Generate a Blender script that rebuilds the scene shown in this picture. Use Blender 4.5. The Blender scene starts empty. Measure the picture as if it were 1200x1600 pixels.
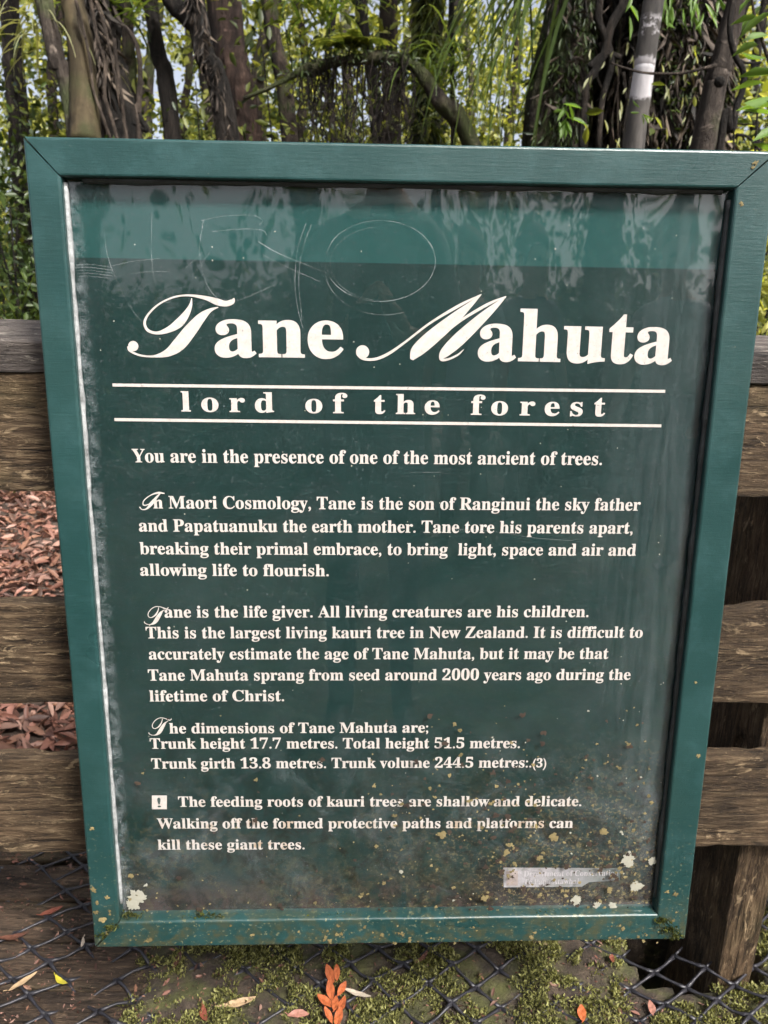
import bpy, bmesh, math, random
import numpy as np
from mathutils import Vector, Matrix, noise
R = math.radians
rng = np.random.default_rng(7)
random.seed(7)
scene = bpy.context.scene
COL = scene.collection

# ------------------------------------------------------------------ camera
F_PX, PITCH, ROLL, YAW, CAM_H = 1175.70, 0.27692, 0.02128, 0.04152, 1.10
fw = np.array([math.sin(YAW)*math.cos(PITCH), math.cos(YAW)*math.cos(PITCH), -math.sin(PITCH)])
rt = np.array([math.cos(YAW), -math.sin(YAW), 0.0])
up = np.cross(rt, fw)
rt, up = rt*math.cos(ROLL)+up*math.sin(ROLL), up*math.cos(ROLL)-rt*math.sin(ROLL)
CAM = np.array([0, 0, CAM_H])
cam = bpy.data.cameras.new('camera')
cam.sensor_fit = 'VERTICAL'; cam.sensor_height = 32; cam.lens = F_PX/1600*32
cam.clip_start = 0.02; cam.clip_end = 3000
cam.dof.use_dof = True; cam.dof.focus_distance = 0.9; cam.dof.aperture_fstop = 9
cam_o = bpy.data.objects.new('camera', cam); COL.objects.link(cam_o)
cam_o.matrix_world = Matrix(((rt[0], up[0], -fw[0], 0), (rt[1], up[1], -fw[1], 0), (rt[2], up[2], -fw[2], CAM_H), (0, 0, 0, 1)))
scene.camera = cam_o

# ------------------------------------------------------------------ light
SUN_EL, SUN_AZ = R(49), R(146)         # azimuth from +Y (behind the sign) towards +X: high on the visitors' side, to the right
world = bpy.data.worlds.new('World'); scene.world = world; world.use_nodes = True
wn = world.node_tree.nodes; wl = world.node_tree.links
sky = wn.new('ShaderNodeTexSky'); sky.sky_type = 'NISHITA'; sky.sun_disc = False
sky.sun_elevation = SUN_EL; sky.sun_rotation = SUN_AZ
sky.air_density = 0.6; sky.dust_density = 5.0; sky.ozone_density = 1.0
wn['Background'].inputs[1].default_value = 0.12
hs_ = wn.new('ShaderNodeHueSaturation'); hs_.inputs['Saturation'].default_value = .45      # thin white haze over the blue
wl.new(sky.outputs[0], hs_.inputs['Color']); wl.new(hs_.outputs[0], wn['Background'].inputs[0])
sun = bpy.data.lights.new('sun', 'SUN'); sun.energy = 4.2; sun.angle = R(11); sun.color = (1, 0.965, 0.91)
sun_o = bpy.data.objects.new('sun', sun); COL.objects.link(sun_o)
sd = Vector((math.sin(SUN_AZ)*math.cos(SUN_EL), math.cos(SUN_AZ)*math.cos(SUN_EL), math.sin(SUN_EL)))
sun_o.rotation_euler = sd.to_track_quat('Z', 'Y').to_euler(); sun_o.location = (3, -5, 12)
scene.view_settings.view_transform = 'Standard'; scene.view_settings.look = 'None'
scene.view_settings.exposure = 1.33; scene.view_settings.gamma = 1
scene.view_settings.use_curve_mapping = False
scene.cycles.max_bounces = 4; scene.cycles.transparent_max_bounces = 8
scene.cycles.use_adaptive_sampling = True; scene.cycles.adaptive_threshold = 0.03
scene.cycles.caustics_reflective = False; scene.cycles.caustics_refractive = False

# ------------------------------------------------------------------ helpers
def ray(u, v): return fw + rt*((u-600)/F_PX) + up*((800-v)/F_PX)
def at(u, v, Y):
    d = ray(u, v); return CAM + d*(Y/d[1])
def tag(o, label=None, cat=None, group=None, kind=None):
    for k, v in (('label', label), ('category', cat), ('group', group), ('kind', kind)):
        if v: o[k] = v
    return o
def empty(name, loc=(0, 0, 0), rz=0):
    o = bpy.data.objects.new(name, None); COL.objects.link(o)
    o.location = loc; o.rotation_euler = (0, 0, rz); o.empty_display_size = 0.1
    return o
def link(name, me, mat, parent=None, smooth=False):
    o = bpy.data.objects.new(name, me); COL.objects.link(o)
    if mat and not me.materials: me.materials.append(mat)
    if parent: o.parent = parent
    if smooth: me.polygons.foreach_set('use_smooth', [True]*len(me.polygons))
    return o
def mesh_np(name, V, faces):
    """V (n,3) array, faces (m,k) array of equal size or a list of lists"""
    me = bpy.data.meshes.new(name)
    if isinstance(faces, np.ndarray):
        m, k = faces.shape
        me.vertices.add(len(V)); me.vertices.foreach_set('co', np.asarray(V, dtype=np.float32).ravel())
        me.loops.add(m*k); me.loops.foreach_set('vertex_index', faces.astype(np.int32).ravel())
        me.polygons.add(m); me.polygons.foreach_set('loop_start', np.arange(0, m*k, k, dtype=np.int32))
        me.polygons.foreach_set('loop_total', np.full(m, k, dtype=np.int32))
        me.update(calc_edges=True); me.validate()
    else:
        me.from_pydata([tuple(v) for v in V], [], [tuple(f) for f in faces]); me.update()
    return me
def fbm(p, s=1.0, o=4, off=0.0):
    return noise.fractal(Vector((p[0]*s+off, p[1]*s+off*1.7, p[2]*s-off)), 1.0, 2.0, o)
def catmull(pts, n):
    pts = [np.array(p, float) for p in pts]
    P = [2*pts[0]-pts[1]] + pts + [2*pts[-1]-pts[-2]]
    out = []
    for i in range(1, len(P)-2):
        for k in range(n):
            t = k/n
            out.append(0.5*(2*P[i]+(P[i+1]-P[i-1])*t+(2*P[i-1]-5*P[i]+4*P[i+1]-P[i+2])*t*t+(3*P[i]-P[i-1]-3*P[i+1]+P[i+2])*t**3))
    out.append(pts[-1]); return np.array(out)
def tube(pts, rad, seg=10, rough=0.0, rs=6.0, off=0.0, ridge=0.0, nr=9):
    """closed tapered tube; pts (n,3), rad (n,)"""
    pts = np.asarray(pts, float); n = len(pts); V = []; Fc = []
    ref = np.array([0.31, 0.87, 0.17])
    for i in range(n):
        t = pts[min(i+1, n-1)]-pts[max(i-1, 0)]; t /= (np.linalg.norm(t)+1e-9)
        a = np.cross(t, ref); a /= np.linalg.norm(a)+1e-9; b = np.cross(t, a)
        for k in range(seg):
            th = 2*math.pi*k/seg
            d = a*math.cos(th)+b*math.sin(th); r = rad[i]
            q = pts[i]+d*r
            if rough: r *= 1+rough*fbm(q, rs, 3, off)
            if ridge: r *= 1+ridge*abs(noise.noise(Vector((d[0]*nr, d[1]*nr, q[2]*1.3+off))))-ridge*.3
            V.append(pts[i]+d*r)
    for i in range(n-1):
        for k in range(seg):
            k2 = (k+1) % seg
            Fc.append((i*seg+k, i*seg+k2, (i+1)*seg+k2, (i+1)*seg+k))
    V.append(pts[0]); V.append(pts[-1])
    for k in range(seg):
        k2 = (k+1) % seg
        Fc.append((len(V)-2, k2, k)); Fc.append((len(V)-1, (n-1)*seg+k, (n-1)*seg+k2))
    return V, Fc
def join(parts):
    V = []; Fc = []
    for v, f in parts:
        o = len(V); V += list(v); Fc += [tuple(i+o for i in q) for q in f]
    return V, Fc
def leaves(cent, size, aspect=0.38, up_bias=0.5, droop=0.25, axis=None):
    """leaf blades: two folded halves (2 quads), base at cent; sizes (n,)"""
    n = len(cent); size = np.asarray(size)
    d = rng.normal(size=(n, 3)) if axis is None else axis+rng.normal(size=(n, 3))*0.35
    d[:, 2] -= droop; d /= np.linalg.norm(d, axis=1)[:, None]
    nr = rng.normal(size=(n, 3))*(1-up_bias); nr[:, 2] += up_bias+.15
    s = np.cross(d, nr); s /= np.linalg.norm(s, axis=1)[:, None]+1e-9
    nn = np.cross(s, d)
    L = size[:, None]; w = L*aspect*.5
    b = cent; tip = cent+d*L-nn*L*.12
    l1 = cent+d*L*.22+s*w*.72+nn*L*.05; l2 = cent+d*L*.58+s*w*.95+nn*L*.05
    r1 = cent+d*L*.22-s*w*.72+nn*L*.05; r2 = cent+d*L*.58-s*w*.95+nn*L*.05
    V = np.stack([b, l1, l2, tip, r2, r1], 1).reshape(-1, 3)
    i = np.arange(n)*6
    Fq = np.concatenate([np.stack([i, i+3, i+2, i+1], 1), np.stack([i, i+5, i+4, i+3], 1)])
    return V, Fq
def cloud(cs, n, spread, size, **k):
    """leaf clumps round centres cs [(x,y,z)], n leaves each"""
    cs = np.asarray(cs, float)
    c = np.repeat(cs, n, 0); sp = np.repeat(np.asarray(spread, float).reshape(-1, 1) if np.ndim(spread) else np.full((len(cs), 1), spread), n, 0)
    c = c+rng.normal(size=c.shape)*sp*np.array([1, 1, .75])
    return leaves(c, size*rng.uniform(.6, 1.35, len(c)), **k)

# ------------------------------------------------------------------ materials
def N(nt, t, **kw):
    n = nt.nodes.new(t)
    for k, v in kw.items():
        if k.startswith('i_'):
            key = k[2:]; n.inputs[int(key) if key.isdigit() else key.replace('_', ' ')].default_value = v
        else: setattr(n, k, v)
    return n
def newmat(name):
    m = bpy.data.materials.new(name); m.use_nodes = True
    nt = m.node_tree; return m, nt, nt.nodes['Principled BSDF'], nt.links
def c4(c): return (c[0], c[1], c[2], 1)
def ramp(nt, stops, interp='LINEAR'):
    r = nt.nodes.new('ShaderNodeValToRGB'); r.color_ramp.interpolation = interp
    e = r.color_ramp.elements
    while len(e) < len(stops): e.new(0.5)
    for x, (p, c) in zip(e, stops):
        x.position = p; x.color = c4(c) if not np.isscalar(c) else (c, c, c, 1)
    return r
def noise_tex(nt, scale, detail=5, rough=.6, vec=None, stretch=None, dist=0):
    t = N(nt, 'ShaderNodeTexNoise'); t.inputs['Scale'].default_value = scale
    t.inputs['Detail'].default_value = detail; t.inputs['Roughness'].default_value = rough; t.inputs['Distortion'].default_value = dist
    tc = N(nt, 'ShaderNodeTexCoord')
    src = tc.outputs['Object']
    if stretch:
        mp = N(nt, 'ShaderNodeMapping'); mp.inputs['Scale'].default_value = stretch
        nt.links.new(src, mp.inputs[0]); src = mp.outputs[0]
    nt.links.new(src, t.inputs['Vector']); return t
def mixc(nt, fac, a, b):
    m = N(nt, 'ShaderNodeMix', data_type='RGBA')
    for v, s in ((fac, 0), (a, 6), (b, 7)):
        if isinstance(v, bpy.types.NodeSocket): nt.links.new(v, m.inputs[s])
        else: m.inputs[s].default_value = v if np.isscalar(v) else c4(v)
    return m.outputs[2]
def math_(nt, op, a, b=0.0, clamp=False):
    m = N(nt, 'ShaderNodeMath', operation=op, use_clamp=clamp)
    for v, s in ((a, 0), (b, 1)):
        if isinstance(v, bpy.types.NodeSocket): nt.links.new(v, m.inputs[s])
        else: m.inputs[s].default_value = v
    return m.outputs[0]
def mrange(nt, v, a, b, c=0.0, d=1.0):
    m = N(nt, 'ShaderNodeMapRange'); m.clamp = True
    nt.links.new(v, m.inputs[0])
    for i, x in enumerate((a, b, c, d)): m.inputs[i+1].default_value = x
    return m.outputs[0]
def bump(nt, bsdf, h, strength=.4, dist=.002):
    b = N(nt, 'ShaderNodeBump'); b.inputs['Strength'].default_value = strength; b.inputs['Distance'].default_value = dist
    nt.links.new(h, b.inputs['Height']); nt.links.new(b.outputs[0], bsdf.inputs['Normal']); return b
def xyz(nt):
    tc = N(nt, 'ShaderNodeTexCoord'); s = N(nt, 'ShaderNodeSeparateXYZ')
    nt.links.new(tc.outputs['Object'], s.inputs[0]); return s.outputs

def mat_simple(name, col, rough=.6, var=.25, scale=30, bmp=.3, spec=.4):
    m, nt, b, l = newmat(name)
    t = noise_tex(nt, scale)
    r = ramp(nt, [(.25, [c*(1-var) for c in col]), (.75, [min(1, c*(1+var)) for c in col])])
    l.new(t.outputs[0], r.inputs[0]); l.new(r.outputs[0], b.inputs['Base Color'])
    b.inputs['Roughness'].default_value = rough; b.inputs['Specular IOR Level'].default_value = spec
    if bmp: bump(nt, b, t.outputs[0], bmp, .003)
    return m
def mat_leaf(name, cols, trans=.5, rough=.45, tcol=None):
    m, nt, b, l = newmat(name)
    g = N(nt, 'ShaderNodeNewGeometry')
    r = ramp(nt, [(i/max(1, len(cols)-1), c) for i, c in enumerate(cols)])
    l.new(g.outputs['Random Per Island'], r.inputs[0])
    b.inputs['Roughness'].default_value = rough; b.inputs['Specular IOR Level'].default_value = .35
    l.new(r.outputs[0], b.inputs['Base Color'])
    if trans:
        t = N(nt, 'ShaderNodeBsdfTranslucent'); mx = N(nt, 'ShaderNodeMixShader'); mx.inputs[0].default_value = trans
        hs = N(nt, 'ShaderNodeMix', data_type='RGBA', blend_type='MULTIPLY'); hs.inputs[0].default_value = 1
        l.new(r.outputs[0], hs.inputs[6]); hs.inputs[7].default_value = c4(tcol or (1.6, 1.5, .7))
        l.new(hs.outputs[2], t.inputs[0])
        l.new(b.outputs[0], mx.inputs[1]); l.new(t.outputs[0], mx.inputs[2])
        l.new(mx.outputs[0], nt.nodes['Material Output'].inputs[0])
    return m
def mat_bark(name, dark, light, moss=None, mossamt=.5, vs=(9, 9, 2.2), sc=3.0, bm=.9):
    m, nt, b, l = newmat(name)
    t = noise_tex(nt, sc, 8, .7, stretch=vs, dist=.6)
    t2 = noise_tex(nt, 3.5, 5, .6); t3 = noise_tex(nt, 9, 6, .7, dist=1.0)
    r = ramp(nt, [(.36, dark), (.5, [(a+c)/2*.7 for a, c in zip(dark, light)]), (.66, light)])
    l.new(t.outputs[0], r.inputs[0]); col = r.outputs[0]
    col = mixc(nt, mrange(nt, t2.outputs[0], .40, .55, .7, 0), col, dark)
    if moss:
        f = mrange(nt, t2.outputs[0], .62-.25*mossamt, .72-.2*mossamt)
        col = mixc(nt, math_(nt, 'MULTIPLY', f, mrange(nt, t.outputs[0], .3, .5, .4, 1)), col, moss)
    col = mixc(nt, mrange(nt, t3.outputs[0], .60, .68, 0, .55), col, [min(1, c*2.1+.02) for c in light])   # crusts of grey lichen
    l.new(col, b.inputs['Base Color']); b.inputs['Roughness'].default_value = .85
    b.inputs['Specular IOR Level'].default_value = .2
    bump(nt, b, math_(nt, 'ADD', t.outputs[0], math_(nt, 'MULTIPLY', t3.outputs[0], .4)), bm, .06)
    return m

def mat_wood(name, dark, mid, light, green=.25):
    """weathered board: grain along local x, lichen-grey worn fibres, dark wet patches"""
    m, nt, b, l = newmat(name)
    info = N(nt, 'ShaderNodeObjectInfo')
    tc = N(nt, 'ShaderNodeTexCoord'); ad = N(nt, 'ShaderNodeVectorMath', operation='ADD'); l.new(tc.outputs['Object'], ad.inputs[0])
    sc = N(nt, 'ShaderNodeVectorMath', operation='SCALE'); sc.inputs[0].default_value = (7.1, 3.3, 5.7); l.new(info.outputs['Random'], sc.inputs['Scale']); l.new(sc.outputs[0], ad.inputs[1])
    def nz(scale, st, det=6, ro=.65, di=0):
        mp = N(nt, 'ShaderNodeMapping'); mp.inputs['Scale'].default_value = st; l.new(ad.outputs[0], mp.inputs[0])
        t = N(nt, 'ShaderNodeTexNoise'); t.inputs['Scale'].default_value = scale; t.inputs['Detail'].default_value = det; t.inputs['Roughness'].default_value = ro; t.inputs['Distortion'].default_value = di
        l.new(mp.outputs[0], t.inputs['Vector']); return t.outputs[0]
    grain = nz(14, (1, 9, 9), 7, .7, .5); fine = nz(60, (1, 10, 10), 4, .7); blot = nz(6, (1, 2, 2), 5, .62, .8); worn = nz(16, (1, 3.5, 3.5), 8, .75, 1.2)
    r = ramp(nt, [(.32, dark), (.5, mid), (.72, [(a+c)/2 for a, c in zip(mid, light)])])
    l.new(grain, r.inputs[0])
    c = mixc(nt, mrange(nt, blot, .35, .62, .75, 0), r.outputs[0], dark)
    c = mixc(nt, mrange(nt, nz(3.3, (1, 2, 2), 4, .6), .55, .7, 0, green), c, (.085, .085, .03))
    c = mixc(nt, mrange(nt, worn, .57, .63, 0, .75), c, light)
    c = mixc(nt, mrange(nt, nz(22, (1, 1.4, 1.4), 6, .7, .6), .56, .64, 0, .55), c, [q_*.6 for q_ in dark])
    c = mixc(nt, mrange(nt, fine, .60, .68, 0, .6), c, light)
    crack = nz(9, (1, 16, 16), 5, .75, .3)
    c = mixc(nt, mrange(nt, crack, .40, .35, 0, .92), c, [q_*.35 for q_ in dark])
    c = mixc(nt, mrange(nt, nz(1.6, (1, 3, 3), 4, .6), .52, .64, 0, .65), c, dark)
    l.new(c, b.inputs['Base Color']); b.inputs['Roughness'].default_value = .72; b.inputs['Specular IOR Level'].default_value = .3
    h = math_(nt, 'ADD', math_(nt, 'MULTIPLY', grain, 1.0), math_(nt, 'MULTIPLY', fine, .35))
    h = math_(nt, 'ADD', h, math_(nt, 'MULTIPLY', worn, .6)); h = math_(nt, 'SUBTRACT', h, mrange(nt, crack, .42, .33, 0, .6))
    bump(nt, b, h, 1.0, .010)
    return m

M = {}
M['fence'] = mat_wood('fence_wood', (.020, .013, .008), (.125, .080, .045), (.48, .35, .21))
M['cap'] = mat_wood('cap_wood', (.05, .042, .04), (.16, .135, .12), (.45, .40, .34), 0)
M['plank'] = mat_wood('plank_wood', (.025, .017, .012), (.09, .060, .040), (.28, .19, .12))
M['bark_dark'] = mat_bark('bark_dark', (.003, .0025, .002), (.032, .025, .020))
M['bark_brown'] = mat_bark('bark_brown', (.008, .006, .0045), (.075, .053, .040), (.035, .042, .014), .4)
M['bark_red'] = mat_bark('bark_red', (.010, .006, .005), (.085, .052, .040))
M['bark_pale'] = mat_bark('bark_pale', (.022, .017, .014), (.15, .12, .098), (.06, .07, .03), .5)
M['bark_tan'] = mat_bark('bark_tan', (.018, .014, .008), (.075, .056, .030), (.03, .03, .012), .5, vs=(3, 3, .5), bm=.35)
M['bark_moss'] = mat_bark('bark_moss', (.007, .005, .004), (.085, .063, .048), (.030, .036, .011), .8)
M['vine'] = mat_bark('vine_bark', (.020, .015, .012), (.125, .095, .073))
M['root'] = mat_bark('root_bark', (.003, .0025, .002), (.034, .025, .019))
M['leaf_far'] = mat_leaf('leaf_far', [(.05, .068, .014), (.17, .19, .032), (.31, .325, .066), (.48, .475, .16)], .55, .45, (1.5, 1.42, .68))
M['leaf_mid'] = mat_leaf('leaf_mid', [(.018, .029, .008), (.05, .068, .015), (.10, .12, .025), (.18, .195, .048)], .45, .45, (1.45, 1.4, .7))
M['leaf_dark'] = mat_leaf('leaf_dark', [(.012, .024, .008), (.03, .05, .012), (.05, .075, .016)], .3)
M['leaf_fresh'] = mat_leaf('leaf_fresh', [(.07, .13, .02), (.10, .18, .03), (.13, .21, .04)], .5)
M['leaf_pale'] = mat_leaf('leaf_pale', [(.16, .17, .08), (.23, .24, .12), (.3, .3, .16)], .4)
M['strap'] = mat_leaf('strap_leaf', [(.03, .05, .012), (.06, .095, .02), (.11, .15, .035)], .45)
M['litter'] = mat_leaf('litter', [(.03, .014, .010), (.09, .040, .028), (.17, .075, .052), (.25, .12, .09), (.33, .20, .155), (.10, .050, .036), (.24, .12, .075), (.04, .022, .016)], .12, .55, (1.2, .9, .7))
M['fibre'] = mat_leaf('bark_fibre', [(.006, .005, .004), (.02, .015, .011), (.05, .037, .028), (.13, .10, .075)], .1, .8)
M['moss'] = mat_leaf('moss', [(.035, .038, .014), (.12, .12, .036), (.24, .24, .078), (.40, .39, .16)], .3, .6)
M['moss_dark'] = mat_leaf('moss_dark', [(.03, .035, .01), (.08, .09, .02), (.16, .17, .04)], .3, .6)

# ------------------------------------------------------------------ ground and path
def hfield(x, y):
    z = 0.05*fbm((x, y, 0), .55, 4, 3.1)+.018*fbm((x, y, 0), 3.2, 3, 1.0)
    k = min(1, max(0, (y-1.3)/1.2)) if y > 0 else min(1, max(0, (-y-3.2)/1.2))
    far = max(0, y-6)*.03
    pit = max(0, 1-((x-.58)/.42)**2)*max(0, 1-((y-1.12)/.45)**2)
    return -0.11+(z+.09)*k+min(far, .6)-min(1, pit*2)*.55
m, nt, b, l = newmat('forest_soil')
t = noise_tex(nt, 14, 8, .7); r = ramp(nt, [(.3, (.02, .013, .010)), (.55, (.065, .042, .03)), (.75, (.13, .088, .065))])
l.new(t.outputs[0], r.inputs[0]); l.new(r.outputs[0], b.inputs['Base Color']); b.inputs['Roughness'].default_value = .9
bump(nt, b, t.outputs[0], 1, .03); M['soil'] = m
xs = np.concatenate([-np.geomspace(400, 4, 18), np.linspace(-3.6, 3.6, 73), np.geomspace(4, 400, 18)])
ys = np.concatenate([-np.geomspace(400, 5, 16), np.linspace(-4.5, 6, 90), np.geomspace(6.3, 500, 24)])
V = [(x, y, hfield(x, y)) for y in ys for x in xs]; nx = len(xs)
Fc = [(j*nx+i, j*nx+i+1, (j+1)*nx+i+1, (j+1)*nx+i) for j in range(len(ys)-1) for i in range(nx-1)]
tag(link('ground', mesh_np('ground', V, Fc), M['soil'], smooth=True), kind='structure')

# walkway: soil and moss grown over planks; a slot is left open round the fence post
HOLE = (.49, .72, .975, 1.30)
def path_z(x, y):
    z = .010*fbm((x, y, 0), 7, 4, 9.0)+.006*fbm((x, y, 0), 26, 3, 2.0)
    left = min(1, max(0, (-.33+.25*(y-1.0)-x)/.10+.4*fbm((x, y, 0), 9, 2, 4)))   # planks laid bare at the left
    return z-.03*left
m, nt, b, l = newmat('path_soil')
t = noise_tex(nt, 34, 8, .72); t2 = noise_tex(nt, 9, 5, .65, dist=.5)
r = ramp(nt, [(.3, (.018, .013, .010)), (.55, (.06, .043, .030)), (.72, (.15, .11, .075))])
l.new(t.outputs[0], r.inputs[0])
mossc = ramp(nt, [(.3, (.03, .032, .011)), (.7, (.11, .11, .035))]); l.new(t.outputs[0], mossc.inputs[0])
cc = mixc(nt, mrange(nt, t2.outputs[0], .46, .58), r.outputs[0], mossc.outputs[0])
l.new(cc, b.inputs['Base Color']); b.inputs['Roughness'].default_value = .9
bump(nt, b, t.outputs[0], 1, .012); M['path'] = m
xs = np.concatenate([np.linspace(-3, -1.2, 12)[:-1], np.linspace(-1.2, 1.2, 161), np.linspace(1.2, 3, 12)[1:]])
ys = np.concatenate([np.linspace(-3.5, .6, 30)[:-1], np.linspace(.6, 1.42, 60)])
nx = len(xs)
def slot(x, y):      # how far inside the slot round the post
    w_ = .022*fbm((x, y, 0), 11, 3, 5)
    return min(1, max(0, min(x-HOLE[0], HOLE[1]-x, y-HOLE[2], HOLE[3]-y)+w_)/.035)
V = [(x, y, path_z(x, y)-.42*slot(x, y)) for y in ys for x in xs]
Fc = []
for j in range(len(ys)-1):
    for i in range(nx-1):
        Fc.append((j*nx+i, j*nx+i+1, (j+1)*nx+i+1, (j+1)*nx+i))
path = tag(link('path', mesh_np('path', V, Fc), M['path'], smooth=True), kind='structure')

def board_mesh(name, L, w, h, nseg=90, rough=.0018, seed=0.0, bev=.004):
    """rough sawn board along x, size L x w(y) x h(z), centred"""
    prof = []
    for cx, cz, a0 in ((1, 1, 0), (-1, 1, 90), (-1, -1, 180), (1, -1, 270)):
        for a in (0, 45, 90):
            prof.append((cx*(w/2-bev)+bev*math.cos(R(a0+a)), cz*(h/2-bev)+bev*math.sin(R(a0+a))))
    # extra points on the long faces
    pf = []
    for i, p_ in enumerate(prof):
        q = prof[(i+1) % len(prof)]; d = math.hypot(q[0]-p_[0], q[1]-p_[1]); k = max(1, int(d/.02))
        for s in range(k): pf.append((p_[0]+(q[0]-p_[0])*s/k, p_[1]+(q[1]-p_[1])*s/k))
    n = len(pf); V = []; Fc = []
    for i in range(nseg+1):
        x = -L/2+L*i/nseg
        for py, pz in pf:
            e = fbm((x*3, py*16+seed, pz*16), 3, 4, seed)*rough
            e2 = max(0, fbm((x*9, py*7, pz*7+seed), 1.6, 3, seed+4)-.25)*rough*5 if abs(abs(pz)-h/2) < .006 or abs(abs(py)-w/2) < .002 and abs(abs(pz)-h/2) < .012 else 0
            l_ = math.hypot(py/w, pz/h)*2+1e-6
            V.append((x, py+(e-e2)*np.sign(py), pz+(e-e2)*np.sign(pz)))
    for i in range(nseg):
        for k in range(n):
            Fc.append((i*n+k, (i+1)*n+k, (i+1)*n+(k+1) % n, i*n+(k+1) % n))
    Fc.append(tuple(range(n))); Fc.append(tuple(nseg*n+k for k in reversed(range(n))))
    return mesh_np(name, V, Fc)

# planks showing under the mesh at the left
pm = [board_mesh('plank', 1.2, .088, .03, 50, .002, 3.7*i) for i in range(3)]
for i in range(6):
    o = link('plank', pm[i % 3], M['plank'], path)
    o.location = (-.83+.03*(i % 2), .865+i*.095, -.022+.003*random.random()); o.rotation_euler = (R(random.uniform(-1.5, 1.5)), 0, R(-1.5+random.uniform(-.8, .8)))

# ------------------------------------------------------------------ fence
FY = .9466
fence = empty('wooden_fence', (0, FY, 0))
tag(fence, 'weathered brown timber fence with three wide boards and a capping rail behind the sign', 'fence')
BT = .032; FL = 5.2
def add_board(z0, z1, seed, name='board'):
    o = link(name, board_mesh(name, FL, BT, z1-z0, 260, .0022, seed), M['fence'], fence)
    o.location = (.1, BT/2, (z0+z1)/2); return o
bd1 = add_board(.855, 1.004, 1.3); bd2 = add_board(.548, .697, 5.1); bd3 = add_board(.303, .459, 9.4)
cap = link('capping_rail', board_mesh('capping_rail', FL, .12, .040, 260, .0022, 2.2), M['cap'], fence)
cap.rotation_euler = (R(10), 0, 0); cap.location = (.1, .052, 1.0325)
PW = .060
for px_ in (.619+PW/2, -1.05, 2.2):
    pd_ = .18 if 0 < px_ < 1 else .10
    g = board_mesh('post', 1.36, pd_, PW, 60, .003, px_*7)
    o = link('post', g, M['fence'], fence); o.rotation_euler = (0, R(90), 0); o.location = (px_, BT+.002+pd_/2+.003, .335)
def nail_mesh():
    bm = bmesh.new(); bmesh.ops.create_uvsphere(bm, u_segments=10, v_segments=6, radius=.0045)
    for v in bm.verts: v.co.y *= .4
    me = bpy.data.meshes.new('nail'); bm.to_mesh(me); bm.free(); return me
M['zinc'] = mat_simple('zinc', (.55, .53, .52), .45, .15, 200, .1)
nm = nail_mesh()
for bd, zs in ((bd1, (.89, .96)), (bd2, (.585, .66)), (bd3, (.343, .421))):
    for px_ in (.619+PW/2, -1.05):
        for k, z in enumerate(zs):
            o = link('nail', nm, M['zinc'], bd, True); o.location = (px_+.006-.012*k-.1, -BT/2-.0005, z-bd.location.z)

# ------------------------------------------------------------------ the sign
SO = Vector((.05925, .81660, .26121)); sx = Vector((.99995, -.00577, .00779)); sy_ = Vector((-.00747, .05224, .99861)); sz = Vector((-.00616, -.99862, .05219))
sign = empty('information_sign'); SM = Matrix((( sx[0], sy_[0], sz[0], SO[0]), (sx[1], sy_[1], sz[1], SO[1]), (sx[2], sy_[2], sz[2], SO[2]), (0, 0, 0, 1)))
sign.matrix_world = SM
tag(sign, 'large green framed information sign with cream lettering under scratched mossy glass', 'sign')
def ab(u, v, c=-.020):
    """photo pixel -> sign coordinates on the plane c metres in front of the frame face"""
    o = np.array(SO)+np.array(sz)*c; d = ray(u, v); ez = np.array(sz)
    q = CAM+d*(((o-CAM)@ez)/(d@ez))-np.array(SO); return float(q@np.array(sx)), float(q@np.array(sy_))
SW, SH = .3995, .9976
IL, IR, IB, IT = -.3640, .3570, .0405, .9590
# frame paint
m, nt, b, l = newmat('frame_paint')
t = noise_tex(nt, 55, 6, .65, stretch=(1, 1, 1)); tg = noise_tex(nt, 30, 6, .7, stretch=(1.2, 14, 4)); tv = noise_tex(nt, 5, 3, .5)
r = ramp(nt, [(.3, (.0100, .039, .0380)), (.7, (.0150, .054, .0520))]); l.new(tv.outputs[0], r.inputs[0])
x_, y_, z_ = xyz(nt)
sp = noise_tex(nt, 190, 3, .6); low = mrange(nt, y_, .22, .0, 0, 1)
f = math_(nt, 'MULTIPLY', mrange(nt, sp.outputs[0], .60, .68), low)
c = mixc(nt, mrange(nt, noise_tex(nt, 18, 6, .7).outputs[0], .48, .72, 0, .55), r.outputs[0], (.034, .088, .090))
c = mixc(nt, mrange(nt, noise_tex(nt, 420, 2, .5).outputs[0], .70, .76, 0, .6), c, (.012, .035, .032))
c = mixc(nt, math_(nt, 'MULTIPLY', f, .7), c, (.26, .24, .13))
c = mixc(nt, math_(nt, 'MULTIPLY', mrange(nt, noise_tex(nt, 45, 7, .7).outputs[0], .47, .60, 0, .8), mrange(nt, y_, .075, .02)), c, (.060, .060, .030))
chip = math_(nt, 'MULTIPLY', mrange(nt, noise_tex(nt, 75, 6, .75).outputs[0], .655, .68), mrange(nt, noise_tex(nt, 6, 3, .5).outputs[0], .50, .60))
c = mixc(nt, math_(nt, 'MULTIPLY', chip, .9), c, (.10, .12, .10))
nick = mrange(nt, noise_tex(nt, 26, 8, .8, stretch=(1, 6, 1)).outputs[0], .67, .70)
c = mixc(nt, math_(nt, 'MULTIPLY', nick, .7), c, (.006, .016, .015))
c = mixc(nt, math_(nt, 'MULTIPLY', mrange(nt, noise_tex(nt, 3.2, 5, .6).outputs[0], .52, .66), .4), c, (.020, .050, .044))
l.new(c, b.inputs['Base Color']); b.inputs['Roughness'].default_value = .32; b.inputs['Specular IOR Level'].default_value = .5
rr = mrange(nt, tv.outputs[0], .3, .7, .24, .42); l.new(rr, b.inputs['Roughness'])
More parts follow.
